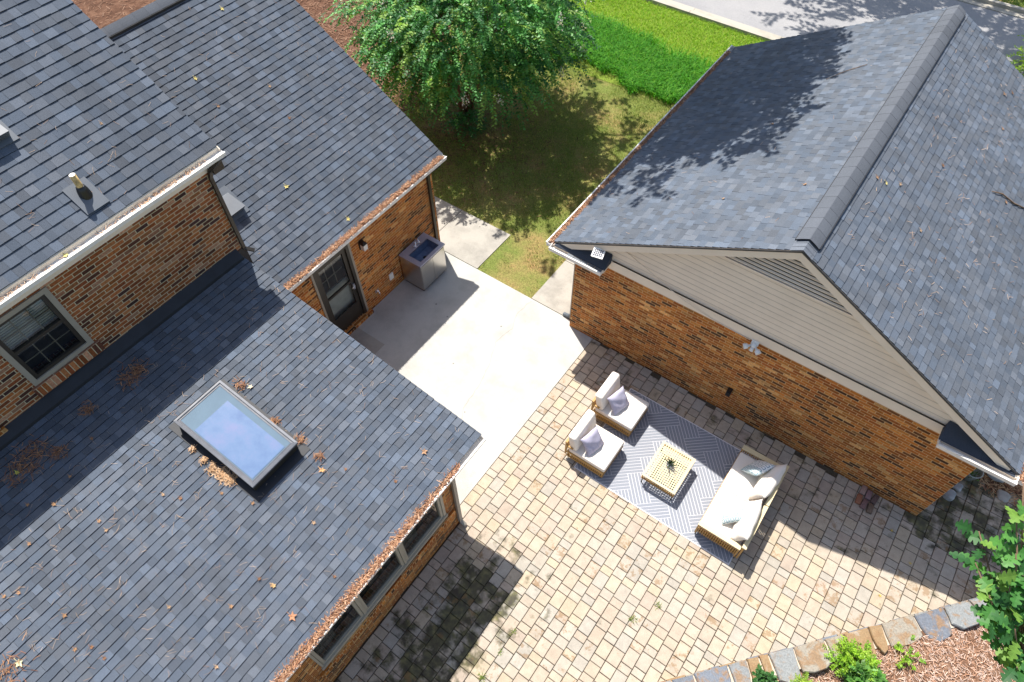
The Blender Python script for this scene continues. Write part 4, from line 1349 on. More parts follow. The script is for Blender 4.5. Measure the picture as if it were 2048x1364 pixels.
# herringbone tiling: L-shaped step (PW, PW) along the diagonal, (2PL.., ) across
for i in range(-14, 15):
    for j in range(-8, 9):
        ox = i * PW + j * PL
        oy = i * PW - j * PL
        for horiz in (0, 1):
            if horiz: rect = (ox, oy, ox + PL, oy + PW)
            else: rect = (ox, oy + PW, ox + PW, oy + PW + PL)
            for s_ in range(NS):
                g_ = 0.0040
                if horiz:
                    hh = PW / NS
                    q = [(rect[0] + g_, rect[1] + s_ * hh + g_), (rect[2] - g_, rect[1] + s_ * hh + g_), (rect[2] - g_, rect[1] + (s_ + 1) * hh - g_), (rect[0] + g_, rect[1] + (s_ + 1) * hh - g_)]
                else:
                    hh = PW / NS
                    q = [(rect[0] + s_ * hh + g_, rect[1] + g_), (rect[0] + (s_ + 1) * hh - g_, rect[1] + g_), (rect[0] + (s_ + 1) * hh - g_, rect[3] - g_), (rect[0] + s_ * hh + g_, rect[3] - g_)]
                poly = clip_poly([rp(*p) for p in q], edges)
                if len(poly) >= 3:
                    b.face([(p[0], p[1], RZ + .0095) for p in poly], mi=1)
rug = b.build('rug', [M['rug_light'], M['rug_dark']], label='slate grey outdoor rug with white herringbone lines on the patio', cat='rug')

# lounge chairs --------------------------------------------------------
def lounge_chair(x0, x1, y0, y1, label, zt=0.30):
    t = thing('lounge_chair', ((x0 + x1) / 2, (y0 + y1) / 2, 0.03), label, 'chair', 'armless cane lounge chairs on the rug')
    b_ = MB()
    b_.box(x0, x1, y0, y1, zt - .03, zt)                       # platform
    for yy in (y0, y1 - .03): b_.box(x0, x1, yy, yy + .03, zt - .16, zt - .13); b_.box(x0, x1, yy, yy + .03, zt, zt + .03)
    for xx in (x0, x1 - .03): b_.box(xx, xx + .03, y0 + .03, y1 - .03, zt - .16, zt - .13); b_.box(xx, xx + .03, y0 + .03, y1 - .03, zt, zt + .03)
    b_.build('frame', M['cane'], t)
    b_ = MB()
    for yy in (y0 + .015, y1 - .015): woven(b_, 'x', x0, x1, yy, zt - .13, zt)
    for xx in (x0 + .015, x1 - .015): woven(b_, 'y', y0, y1, xx, zt - .13, zt)
    b_.build('woven_skirt', M['cane'], t)
    # low curved back rail
    b_ = MB()
    b_.box(x0 - .06, x0 - .02, y0 + .02, y1 - .02, zt + .27, zt + .31)
    b_.box(x0 - .055, x0 - .025, y0 + .02, y0 + .05, zt - .14, zt + .27); b_.box(x0 - .055, x0 - .025, y1 - .05, y1 - .02, zt - .14, zt + .27)
    b_.box(x0 - .02, x0 + .12, y0, y0 + .03, zt + .20, zt + .23) ; b_.box(x0 - .02, x0 + .12, y1 - .03, y1, zt + .20, zt + .23)
    woven(b_, 'y', y0 + .05, y1 - .05, x0 - .04, zt - .05, zt + .27)
    b_.build('back_frame', M['cane'], t)
    for xx in (x0 + .03, x1 - .04):
        for yy in (y0 + .03, y1 - .03): leg(t, xx, yy, zt - .14)
    block_cushion('seat_cushion', M['fabric'], t, x0 + .02, x1 + .01, y0 + .02, y1 - .02, zt + .005, zt + .13, .03)
    block_cushion('back_cushion', M['fabric'], t, x0 + .03, x0 + .20, y0 + .03, y1 - .03, zt + .14, zt + .55, .045, shear=-.07)
    return t
lounge_chair(-2.72, -1.88, 6.30, 7.06, 'cane lounge chair nearer the garage wall, with ivory cushions')
lounge_chair(-2.66, -1.86, 5.26, 6.05, 'cane lounge chair at the open patio side of the rug, with ivory cushions')
cushion('throw_pillow', M['linen'], None, (-2.36, 6.62, 0.60), 0.44, 0.44, 0.16, rot=(0, R(56), R(-14)), p=2.6, pinch=.14, wr=.010, seed=1,
        label='lilac grey throw pillow on the chair nearer the garage wall', cat='pillow')
cushion('throw_pillow', M['linen'], None, (-2.31, 5.58, 0.60), 0.44, 0.44, 0.16, rot=(0, R(56), R(-12)), p=2.6, pinch=.14, wr=.010, seed=2,
        label='lilac grey throw pillow on the chair at the open patio side', cat='pillow')

# coffee table -----------------------------------------------------------
tx0, tx1, ty0, ty1, tz = -1.26, -0.58, 5.64, 6.49, 0.37
tb = thing('coffee_table', ((tx0 + tx1) / 2, (ty0 + ty1) / 2, 0.04), 'square cane coffee table with pierced woven top in the middle of the rug', 'table')
b = MB()
for x0, x1, y0, y1 in ((tx0, tx0 + .045, ty0, ty1), (tx1 - .045, tx1, ty0, ty1), (tx0 + .045, tx1 - .045, ty0, ty0 + .045), (tx0 + .045, tx1 - .045, ty1 - .045, ty1)):
    b.box(x0, x1, y0, y1, tz - .02, tz)
st = .0445
x = tx0 + .045 + st
while x < tx1 - .05:
    b.box(x - .009, x + .009, ty0 + .045, ty1 - .045, tz - .013, tz - .003); x += st
y = ty0 + .045 + st
while y < ty1 - .05:
    b.box(tx0 + .045, tx1 - .045, y - .009, y + .009, tz - .011, tz - .001); y += st
b.build('table_top', M['cane_pale'], tb)
b = MB()
for yy in (ty0 + .015, ty1 - .015): woven(b, 'x', tx0, tx1, yy, tz - .11, tz - .02)
for xx in (tx0 + .015, tx1 - .015): woven(b, 'y', ty0, ty1, xx, tz - .11, tz - .02)
for x0, x1, y0, y1 in ((tx0, tx0 + .03, ty0, ty1), (tx1 - .03, tx1, ty0, ty1), (tx0 + .03, tx1 - .03, ty0, ty0 + .03), (tx0 + .03, tx1 - .03, ty1 - .03, ty1)):
    b.box(x0, x1, y0, y1, tz - .135, tz - .11)
b.build('woven_apron', M['cane'], tb)
for xx in (tx0 + .03, tx1 - .03):
    for yy in (ty0 + .03, ty1 - .03): leg(tb, xx, yy, tz - .13)
# succulent on the table
pl = thing('potted_plant', (-0.93, 6.10, tz), 'small spiky succulent in a grey bowl on the coffee table', 'plant')
b = MB(); b.lathe((-0.93, 6.10, tz), [(0, 0), (.045, 0), (.065, .03), (.068, .065), (.058, .068), (.052, .05), (0, .05)], 18); b.build('bowl', M['rock'], pl)
P_, D_, L_, W_ = [], [], [], []
for i in range(16):
    a = i * 2.399; el = R(35 + 3.2 * i)
    P_.append((-0.93, 6.10, tz + .05)); D_.append((math.cos(a) * math.cos(el), math.sin(a) * math.cos(el), math.sin(el))); L_.append(random.uniform(.16, .26)); W_.append(.026)
V = leaf_quads(np.array(P_), np.array(D_), np.array(L_), np.array(W_))
V = np.concatenate([V, leaf_quads(np.array(P_), np.array(D_), np.array(L_), np.array(W_))])
fast_mesh('leaves', V, 4, M['leaf'], pick([(.05, .09, .03), (.07, .13, .04), (.03, .06, .03)], len(V)), pl)

# sofa --------------------------------------------------------------------
sx0, sx1, sy0, sy1, sz = 0.02, 0.80, 5.37, 7.14, 0.27
sf = thing('sofa', ((sx0 + sx1) / 2, (sy0 + sy1) / 2, 0.03), 'two seat cane sofa with ivory cushions on the rug edge', 'sofa')
b = MB()
b.box(sx0, sx1, sy0, sy1, sz - .03, sz)
for yy in (sy0, sy1 - .03): b.box(sx0, sx1, yy, yy + .03, sz - .12, sz - .09)
b.box(sx0, sx0 + .03, sy0 + .03, sy1 - .03, sz - .12, sz - .09); b.box(sx1 - .03, sx1, sy0 + .03, sy1 - .03, sz - .12, sz - .09)
woven(b, 'y', sy0 + .03, sy1 - .03, sx0 + .015, sz - .09, sz - .03)
b.build('frame', M['cane'], sf)
for y0, y1, nm_ in ((sy0 - .04, sy0 + .01, 0), (sy1 - .01, sy1 + .04, 1)):
    ztop = sz + .24
    b = MB()
    b.box(sx0, sx1, y0 - .02, y1 + .02, ztop, ztop + .025, mi=1)
    b.box(sx0, sx0 + .03, y0, y1, sz - .14, ztop)
    b.box(sx1 - .03, sx1, y0, y1, sz - .14, ztop)
    woven(b, 'x', sx0 + .03, sx1 - .03, (y0 + y1) / 2, sz - .10, ztop, t=.03)
    b.build('armrest', [M['cane'], M['cane_pale']], sf)
b = MB()
b.box(sx1 + .0, sx1 + .075, sy0 - .05, (sy0 + sy1) / 2 - .008, sz + .36, sz + .385, mi=1)
b.box(sx1 + .0, sx1 + .075, (sy0 + sy1) / 2 + .008, sy1 + .05, sz + .36, sz + .385, mi=1)
for yy in (sy0 - .04, (sy0 + sy1) / 2 - .015, sy1 + .01): b.box(sx1 + .02, sx1 + .05, yy, yy + .03, sz - .14, sz + .36)
woven(b, 'y', sy0, sy1, sx1 + .035, sz - .10, sz + .36, t=.025)
b.build('backrest', [M['cane'], M['cane_pale']], sf)
for xx in (sx0 + .03, sx1 - .0):
    for yy in (sy0 - .02, sy1 + .02): leg(sf, xx, yy, sz - .10)
ym = (sy0 + sy1) / 2
block_cushion('seat_cushion', M['fabric'], sf, sx0 + .01, sx1 - .02, sy0 + .02, ym - .003, sz + .005, sz + .145, .032)
block_cushion('seat_cushion', M['fabric'], sf, sx0 + .01, sx1 - .02, ym + .003, sy1 - .02, sz + .005, sz + .145, .032)
cushion('back_cushion', M['fabric'], sf, (sx1 - .135, sy0 + .44, sz + .35), 0.46, 0.84, 0.22, rot=(0, R(-64), R(6)), p=3.2, pinch=.10, wr=.014, seed=5)
cushion('back_cushion', M['fabric'], sf, (sx1 - .125, sy1 - .44, sz + .35), 0.46, 0.84, 0.22, rot=(0, R(-64), R(-5)), p=3.2, pinch=.10, wr=.014, seed=6)
cushion('throw_pillow', M['pattern'], None, (0.42, 6.86, sz + .34), 0.46, 0.46, 0.15, rot=(0, R(-48), R(-28)), p=2.6, pinch=.16, wr=.006, seed=7,
        label='white pillow with teal squares standing at the garage end of the sofa', cat='pillow')
cushion('throw_pillow', M['pattern'], None, (0.40, 5.86, sz + .30), 0.44, 0.44, 0.15, rot=(0, R(-40), R(30)), p=2.6, pinch=.12, wr=.008, seed=8,
        label='white pillow with teal squares leaning back at the near end of the sofa', cat='pillow')

# sink cabinet -------------------------------------------------------------
kx0, kx1, ky0, ky1, kz = -8.19, -7.60, 6.88, 7.70, 0.885
sk_ = thing('outdoor_sink', ((kx0 + kx1) / 2, (ky0 + ky1) / 2, 0.014), 'stainless steel outdoor sink cabinet standing against the brick wall', 'sink')
b = MB(); b.box(kx0, kx1, ky0, ky1, .09, kz - .02, skip=('t',)); b.build('cabinet', M['steel'], sk_)
b = MB(); b.box(kx0 + .02, kx1 - .03, ky0 + .03, ky1 - .03, .014, .09); b.build('toe_kick', M['black'], sk_)
for ya_, yb_ in ((ky0 + .01, (ky0 + ky1) / 2 - .003), ((ky0 + ky1) / 2 + .003, ky1 - .01)):
    b = MB(); b.box(kx1, kx1 + .018, ya_, yb_, .10, kz - .05); o_ = b.build('cabinet_door', M['steel'], sk_)
b = MB()
bx0, bx1, by0, by1 = kx0 + .19, kx1 - .05, ky0 + .10, ky1 - .09
for x0, x1, y0, y1 in ((kx0 - .0, bx0, ky0 - .02, ky1 + .02), (bx1, kx1 + .035, ky0 - .02, ky1 + .02), (bx0, bx1, ky0 - .02, by0), (bx0, bx1, by1, ky1 + .02)):
    b.box(x0, x1, y0, y1, kz, kz + .035)
b.build('counter_rim', M['steel_rim'], sk_)
b = MB()
zb_ = kz - .20
b.face([(bx0, by0, zb_), (bx1, by0, zb_), (bx1, by1, zb_), (bx0, by1, zb_)])
b.face([(bx0, by0, kz + .03), (bx1, by0, kz + .03), (bx1, by0, zb_), (bx0, by0, zb_)]); b.face([(bx0, by1, zb_), (bx1, by1, zb_), (bx1, by1, kz + .03), (bx0, by1, kz + .03)])
b.face([(bx0, by0, zb_), (bx0, by1, zb_), (bx0, by1, kz + .03), (bx0, by0, kz + .03)]); b.face([(bx1, by0, kz + .03), (bx1, by1, kz + .03), (bx1, by1, zb_), (bx1, by0, zb_)])
bs = b.build('basin', M['steel_dark'], sk_)
b = MB(); b.lathe(((bx0 + bx1) / 2, (by0 + by1) / 2, zb_ + .002), [(.045, 0), (.045, .004), (.02, .002), (0, .002)], 16); b.build('drain', M['black'], bs)
b = MB()
fx, fy = kx0 + .13, (ky0 + ky1) / 2
b.lathe((fx, fy, kz + .035), [(.03, 0), (.03, .012), (.016, .02), (.014, .12), (0, .12)], 14)
b.tube([(fx, fy, kz + .14), (fx, fy, kz + .24), (fx + .04, fy, kz + .29), (fx + .11, fy, kz + .29), (fx + .15, fy, kz + .25), (fx + .155, fy, kz + .20)], .011, 10)
b.tube([(fx, fy - .08, kz + .07), (fx, fy + .08, kz + .07)], .009, 8)
b.tube([(fx, fy - .08, kz + .05), (fx, fy - .08, kz + .09), (fx + .04, fy - .10, kz + .10)], .010, 8)
b.tube([(fx, fy + .08, kz + .05), (fx, fy + .08, kz + .09), (fx + .04, fy + .10, kz + .10)], .010, 8)
b.build('faucet', M['chrome'], sk_)

# loose bricks by the garage wall --------------------------------------------
pr = random.Random(3)
lb = [(2.22, 7.90, 0, 0.03), (2.33, 7.86, 3, 0.03), (2.45, 7.84, -6, 0.03), (2.21, 7.68, 4, 0.03), (2.32, 7.64, -2, 0.03), (2.44, 7.62, 5, 0.03)]
lbl = ['pale pink brick at the house end of the loose row', 'mauve brick in the middle of the row along the garage wall', 'dark brown brick against the garage wall, end of the row',
       'rust red brick at the house end, patio side', 'plum brown brick in the middle, patio side', 'mossy edged brown brick, patio side end of the row']
lcol = [(.34, .22, .18), (.24, .15, .15), (.13, .085, .075), (.30, .13, .075), (.20, .12, .11), (.17, .12, .085)]
for (x, y, a, z), l_, c_ in zip(lb, lbl, lcol):
    b = MB(); rm = Matrix.Rotation(R(a), 3, 'Z')
    b.obox((x, y, z + .034 + pr.uniform(0, .004)), .092, .195, .060, rm, tint=c_)
    o_ = b.build('loose_brick', M['redbrick'], label=l_ + ' of loose bricks' if 'loose' not in l_ else l_, cat='brick', group='loose bricks lying by the garage wall')
    bevel_obj(o_, .006, 1)
# things in the shade beside the garage
b = MB(); b.lathe((3.72, 9.35, 0.03), [(0, 0), (.11, 0), (.15, .20), (.165, .24), (.15, .245), (.135, .20), (.13, .14), (0, .13)], 22)
pt = thing('flower_pot', (3.72, 9.35, 0.03), 'round pale rimmed pot with greenery in the shade beside the garage', 'pot')
b.build('pot', M['pot'], pt)
n = 60
P_ = np.array([3.70, 9.30, .2]) + rng.normal(size=(n, 3)) * [.05, .05, .02]
D_ = rng.normal(size=(n, 3)) + [0, -.2, .6]
fast_mesh('leaves', leaf_quads(P_, D_, rng.uniform(.05, .10, n), rng.uniform(.02, .035, n)), 4, M['leaf'], pick([(.08, .16, .03), (.12, .2, .05)], n), pt)
def rock(x, y, z, sx, sy, sz_, mat, label, seed, cat='stone', group=None):
    bm = bmesh.new(); bmesh.ops.create_icosphere(bm, subdivisions=3, radius=1)
    r_ = random.Random(seed); ph = [r_.uniform(0, 6) for _ in range(6)]
    for v in bm.verts:
        p = v.co.copy(); k_ = 1 + .12 * math.sin(3 * p.x + ph[0]) + .10 * math.sin(4 * p.y + ph[1]) + .08 * math.sin(5 * p.z + ph[2])
        q = Vector((max(-.8, min(.8, p.x)), max(-.8, min(.8, p.y)), max(-.7, min(.75, p.z)))) * k_
        v.co = Vector((q.x * sx, q.y * sy, q.z * sz_))
    me = bpy.data.meshes.new('garden_stone'); bm.to_mesh(me); bm.free()
    me.materials.append(mat)
    for p in me.polygons: p.use_smooth = True
    o_ = bpy.data.objects.new('garden_stone', me); COL.objects.link(o_); o_.location = (x, y, z + sz_ * .6)
    return props(o_, label, cat, group)
rock(3.52, 8.72, .03, .13, .10, .08, M['rock'], 'pale grey stone on the shaded pavers, nearest the wall corner', 1)
rock(3.60, 8.98, .03, .10, .09, .06, M['rock'], 'smaller pale stone behind the nearest one in the shade', 2)
rock(4.14, 9.62, .03, .18, .10, .12, M['rock'], 'long mossy grey stone in the dark corner past the pot', 3)
rock(4.36, 9.30, .03, .14, .13, .03, M['path'], 'flat grey flagstone lying in leaf litter at the dark corner', 4)

# ------------------------------------------------------------------ vegetation
def stuff_grass(name, regions, n, hmin, hmax, w, cols, lean, zbase=0.0, **kw):
    P = []
    while len(P) < n:
        m_ = (n - len(P)) * 2 + 10
        x0, x1, y0, y1, fn = regions
        xs = rng.uniform(x0, x1, m_); ys = rng.uniform(y0, y1, m_)
        k_ = fn(xs, ys)
        P += list(zip(xs[k_], ys[k_]))
    P = np.array(P[:n])
    base = np.column_stack([P, np.full(n, zbase)])
    a = rng.uniform(0, 2 * np.pi, n); hgt = rng.uniform(hmin, hmax, n)
    ln = rng.uniform(0.2, 1.0, n) * lean
    dirh = np.column_stack([np.cos(a), np.sin(a), np.zeros(n)])
    side = np.column_stack([-np.sin(a), np.cos(a), np.zeros(n)]) * (w * rng.uniform(.6, 1.2, n))[:, None]
    mid = base + dirh * (hgt * ln * .35)[:, None] + np.array([0, 0, 1]) * (hgt * .6)[:, None]
    tip = base + dirh * (hgt * ln)[:, None] + np.array([0, 0, 1]) * (hgt * (1 - .3 * ln))[:, None]
    q1 = np.stack([base - side / 2, base + side / 2, mid + side * .4, mid - side * .4], 1)
    q2 = np.stack([mid - side * .4, mid + side * .4, tip + side * .05, tip - side * .05], 1)
    t = pick(cols, n)
    return fast_mesh(name, np.concatenate([q1, q2]), 4, M['grass'], np.concatenate([t, t]), kind='stuff', **kw)

def patchy(x, y, s=1.0, o=0.0):
    return np.sin(x * 1.7 * s + o) * np.sin(y * 1.3 * s + 2 * o) + .5 * np.sin(x * 3.9 * s - y * 2.7 * s + o) + .35 * np.sin(x * 7.1 * s + y * 6.3 * s)
def lawn_ok(x, y):
    ok = (y > 8.17) & (y < 16.75)
    ok &= ~((x < -7.04) & (y < 9.54))
    ok &= ~((x > -5.50) & (x < -4.35) & (y < 16.02))
    ok &= ~(x > -4.4)
    ok &= ((x > -13.4) | (y > 15.5))
    dt = np.hypot(x + 10.9, y - 12.7)
    ok &= (dt > 0.9 + rng.uniform(0, .6, len(x)))
    ok &= (patchy(x, y) + rng.normal(0, .5, len(x)) > -.75 + 0.9 * ((y < 10.5) & (x > -7.0)))
    return ok
stuff_grass('lawn_grass', (-14, -4.4, 8.17, 16.75, lawn_ok), 75000, .025, .06, .010,
            [(.22, .30, .06), (.28, .30, .085), (.17, .28, .045), (.36, .33, .13), (.13, .22, .035)], .9)
def bank_ok(x, y):
    lo = 16.75 + .18 * np.sin(x * 1.9) + .10 * np.sin(x * 5.1) - .35 * np.clip((x + 10) / 5, 0, 1) + .07 * np.sin(x * 11) + rng.normal(0, .06, len(x))
    hi = 18.9 + .25 * np.sin(x * 1.1) + .12 * np.sin(x * 4.3) + rng.normal(0, .22, len(x))
    return (y > lo) & (y < hi)
stuff_grass('tall_grass', (-15, -3.6, 16, 19.2, bank_ok), 42000, .16, .34, .018,
            [(.06, .27, .012), (.09, .34, .02), (.045, .20, .012), (.16, .40, .03)], 1.1)  # greens darkened to paint in the shade lying on the bank
stuff_grass('verge_grass', (-14, 2, 18.4, 21.1, lambda x, y: y > 18.4), 60000, .05, .12, .014,
            [(.26, .46, .03), (.34, .50, .05), (.40, .52, .09), (.21, .42, .03)], .9)
stuff_grass('far_verge_grass', (-6, 6, 27.65, 29.5, lambda x, y: y > 27), 12000, .05, .12, .016, [(.08, .20, .02), (.14, .24, .03)], .9)

def needles(name, P, size, cols, nrm=None, flat=0.15, wdt=0.0035, label=None, **kw):
    """pine straw: thin quads lying about at points P"""
    n_ = len(P)
    a = rng.uniform(0, 2 * np.pi, n_)
    D = np.column_stack([np.cos(a), np.sin(a), rng.normal(0, flat, n_)])
    if nrm is not None:
        nv = np.array(nrm); D = D - np.outer(D @ nv, nv) + np.outer(rng.normal(0, flat, n_) * .5, nv)
    D = unit(D); ln = rng.uniform(.5, 1.0, n_) * size
    up = np.array(nrm) if nrm is not None else np.array([0, 0, 1.0])
    S = unit(np.cross(D, up)) * wdt
    A, B_ = P - D * (ln / 2)[:, None], P + D * (ln / 2)[:, None]
    bend = np.cross(D, up) * (rng.normal(0, .05, n_) * ln)[:, None]
    C_ = P + bend
    q1 = np.stack([A - S, A + S, C_ + S, C_ - S], 1); q2 = np.stack([C_ - S, C_ + S, B_ + S, B_ - S], 1)
    t = pick(cols, n_, .3)
    return fast_mesh(name, np.concatenate([q1, q2]), 4, M['dry'], np.concatenate([t, t]), kind='stuff', **kw)

ND = [(.42, .22, .10), (.34, .15, .06), (.55, .34, .19), (.25, .11, .05), (.48, .28, .14)]
NDP = [(.36, .26, .18), (.30, .20, .14), (.44, .33, .25), (.22, .14, .10)]
def roof_pts(zf, x0, x1, y0, y1, n_, lift=.022):
    x = rng.uniform(x0, x1, n_); y = rng.uniform(y0, y1, n_)
    return np.column_stack([x, y, np.array([zf(v) for v in x]) + lift])
def clumps(zf, x0, x1, y0, y1, nc, per, spread, lift=.024):
    out = []
    for _ in range(nc):
        cx, cy = rng.uniform(x0, x1), rng.uniform(y0, y1)
        k_ = int(rng.integers(2, per))
        xs = cx + rng.normal(0, spread, k_); ys = cy + rng.normal(0, spread, k_)
        out += [(a, b2, zf(a) + lift) for a, b2 in zip(xs, ys)]
    return np.array(out)
nC = unit(np.array([.174, 0, 1.0])); nB = unit(np.array([.6155, 0, 1.0])); nA = unit(np.array([.629, 0, 1.0]))
nL = unit(np.array([-.55, 0, 1.0])); nR = unit(np.array([.55, 0, 1.0]))
PC_ = np.concatenate([roof_pts(zC, -8.1, -3.45, -3.0, 3.6, 420), clumps(zC, -8.1, -3.5, -3, 3.6, 150, 5, .04)])
needles('roof_needles', PC_, .11, NDP, nC, wdt=.0018)
needles('roof_needles', np.concatenate([roof_pts(zB, -12.4, -8.1, 4, 8.4, 110), clumps(zB, -12, -8.1, 4, 8.4, 26, 4, .04)]), .11, NDP, nB, wdt=.0018)
needles('roof_needles', np.concatenate([roof_pts(zA, -11, -8.5, -.5, 3.9, 60), clumps(zA, -10, -8.5, -.5, 3.9, 12, 4, .04)]), .11, NDP, nA, wdt=.0018)
needles('roof_needles', np.concatenate([roof_pts(zR, -.3, 3.4, 8, 15.7, 200), clumps(zR, -.3, 3.4, 8, 15, 40, 4, .04), roof_pts(zL, -4.6, -.8, 8, 15.7, 60)]), .12, NDP, None, wdt=.0028)
# heaps of straw against flashing and skylight
def heap(pts_, zf, per, spread, lift=.02, stack=.05):
    out = []
    for cx, cy, k_ in pts_:
        n_ = int(per * k_)
        xs = cx + rng.normal(0, spread * k_, n_); ys = cy + rng.normal(0, spread * k_, n_)
        zs = np.array([zf(v) for v in xs]) + lift + rng.uniform(0, stack, n_)
        out.append(np.column_stack([xs, ys, zs]))
    return np.concatenate(out)
needles('straw_heap', heap([(-6.02, .84, .7), (-5.85, .86, 1.1), (-5.70, .89, .9), (-6.45, .87, .35), (-6.2, .85, .45)], zC, 110, .05), .09, [(.50, .31, .17), (.40, .23, .12), (.58, .40, .25)], nC, flat=.3)
needles('straw_heap', heap([(-8.05, -.5, 1.2), (-7.95, -.75, 1.3), (-7.8, -.3, .6), (-8.0, 1.05, 1.0), (-8.02, 1.25, .8), (-8.03, .35, .6), (-6.7, 2.0, .5), (-5.0, 1.9, .35), (-5.4, 1.92, .4), (-5.9, 1.9, .4), (-5.9, -2.42, 1.5)], zC, 90, .09), .10, [(.26, .13, .07), (.34, .18, .09), (.20, .09, .05)], nC, flat=.3)
# gutters full of straw
def gutter_fill(x0, x1, y0, y1, zt, n_, dens=None):
    ys = rng.uniform(y0, y1, n_)
    if dens is not None: ys = ys[rng.uniform(0, 1, n_) < dens(ys)]
    xs = rng.uniform(x0, x1, len(ys))
    return np.column_stack([xs, ys, zt - .03 + rng.uniform(0, .04, len(ys))])
gcol = [(.34, .17, .09), (.42, .23, .13), (.24, .11, .06), (.48, .30, .19), (.17, .08, .045)]
needles('gutter_straw', gutter_fill(-8.16, -7.96, 3.8, 8.42, 2.70, 6000, lambda y: np.clip(.75 + .4 * np.sin(y * 5) + (y > 5) * .3, 0, 1)), .10, gcol, flat=.35, wdt=.004)
needles('gutter_straw', gutter_fill(-3.43, -3.295, -2.8, 3.1, 2.60, 6000, lambda y: np.clip(1.0 - (y > 2.2) * .6, 0, 1)), .10, gcol, flat=.35, wdt=.004)
needles('gutter_straw', gutter_fill(-8.455, -8.35, -.8, 3.8, 5.495, 800, lambda y: np.clip(.5 + .5 * np.sin(y * 2.2 + 1), .1, 1)), .08, [(.55, .40, .28), (.48, .30, .18), (.40, .22, .12)], flat=.25)
needles('gutter_straw', gutter_fill(-4.84, -4.73, 7.75, 15.6, 2.61, 3600), .10, gcol, flat=.3, wdt=.004)
needles('gutter_straw', gutter_fill(3.56, 3.65, 7.7, 10.5, 2.61, 1500), .10, gcol, flat=.3, wdt=.004)
# straw fill under (dull bulk so that gutters do not show white between needles)
for nme, args in (('gutter_mulch', (-8.06, -7.975, 4.3, 8.44, 2.60, 2.65)), ('gutter_mulch', (-3.405, -3.315, -2.8, 2.3, 2.51, 2.563)), ('gutter_mulch', (-4.84, -4.76, 7.85, 15.7, 2.52, 2.568))):
    b = MB(); b.box(*args); b.build(nme, M['mulch'], kind='stuff')
# mulch needles in the bed and under the far trees
def bed_pts(n_):
    t_ = rng.uniform(.0, Lw + .3, n_); o_ = rng.uniform(.33, 3.0, n_)
    xy = np.array([wa.x, wa.y]) + np.outer(t_, [wd.x, wd.y]) + np.outer(o_, [wnrm.x, wnrm.y])
    z = 0.33 + 0.05 * np.sin(xy[:, 0] * 2.1 + xy[:, 1]) + 0.04 * np.sin(xy[:, 1] * 3.3 - xy[:, 0]) + rng.uniform(.0, .03, n_)
    return np.column_stack([xy, z])
needles('bed_straw', bed_pts(26000), .10, [(.46, .29, .20), (.38, .21, .13), (.56, .41, .32), (.27, .14, .08), (.50, .37, .30)], flat=.3, wdt=.0042)
xs = rng.uniform(3.9, 7, 5000); ys = rng.uniform(9.2, 12, 5000)
needles('corner_straw', np.column_stack([xs, ys, rng.uniform(.015, .05, 5000)]), .14, [(.42, .25, .12), (.30, .14, .07), (.5, .33, .18)], flat=.25, wdt=.006)
xs = np.concatenate([rng.uniform(-22, -12.4, 9000), rng.uniform(-30, -17.2, 7000)]); ys = np.concatenate([rng.uniform(8.5, 17.5, 9000), rng.uniform(3, 14, 7000)])
needles('ground_straw', np.column_stack([xs, ys, rng.uniform(.0, .04, 16000)]), .22, [(.20, .105, .06), (.13, .065, .04), (.28, .17, .11)], flat=.2, wdt=.007)
xs = rng.normal(-10.6, 1.3, 2500); ys = rng.normal(12.0, 1.1, 2500)
needles('tree_litter', np.column_stack([xs, ys, rng.uniform(.0, .03, 2500)]), .12, [(.16, .085, .05), (.22, .11, .06), (.10, .05, .03)], flat=.2, wdt=.008)

# fallen star leaves -------------------------------------------------------------
def star_leaf(x, y, zf, n_, size, col, label, group):
    nv = Vector(n_); z = zf(x) + .028
    ax = nv.cross(Vector((0, 1, 0))).normalized(); ay = nv.cross(ax)
    a0 = random.uniform(0, 6.28)
    b_ = MB(); pts = []
    for i in range(10):
        a = a0 + i * math.pi / 5
        r_ = size * .78 * (random.uniform(.75, 1.15) if i % 2 == 0 else random.uniform(.36, .5))
        pts.append(Vector((x, y, z)) + ax * (math.cos(a) * r_) + ay * (math.sin(a) * r_) + nv * (random.uniform(0, .35) * size if i % 2 == 0 else .0))
    c0 = Vector((x, y, z)) + nv * .002
    for i in range(10):
        b_.face([c0, pts[i], pts[(i + 1) % 10]], tint=col)
    b_.tube([c0, c0 + ax * size * .5 + nv * .01, c0 + ax * size * 1.1 + nv * .012], .0025, 4, tint=col)
    return b_.build('fallen_leaf', M['dry'], label=label, cat='leaf', group=group)
BR = [(.33, .19, .10), (.38, .22, .12), (.25, .13, .07), (.42, .28, .17)]
YE = (.66, .55, .20)
for x, y in [(-7.39, -.42), (-7.48, -1.0), (-7.23, -.79), (-7.63, .11)]:
    star_leaf(x, y, zC, nC, .045, random.choice(BR), 'curled brown star leaf on the shaded strip of the low roof', 'brown leaves in the shade on the low roof')
for x, y in [(-7.03, -1.3), (-6.6, -.58), (-6.43, -.6), (-6.25, .17), (-6.03, .28), (-5.23, .83), (-4.42, .17), (-4.45, -.29), (-5.05, -.76), (-5.41, -1.63), (-5.54, -1.76), (-5.96, -1.59), (-6.71, -1.88), (-6.61, -1.75), (-4.06, -.89), (-5.19, -1.62), (-5.66, .67), (-4.23, .21), (-3.9, 2.31), (-3.67, .79), (-4.58, 2.0), (-4.39, 1.15)]:
    star_leaf(x, y, zC, nC, .045, random.choice(BR), 'small brown star leaf lying on the sunlit low roof', 'brown leaves on the sunlit low roof')
star_leaf(-4.83, 1.78, zC, nC, .075, (.62, .34, .15), 'large orange leaf on the low roof beyond the skylight', None)
star_leaf(-3.75, .09, zC, nC, .085, (.45, .22, .12), 'large russet leaf close to the gutter of the low roof', None)
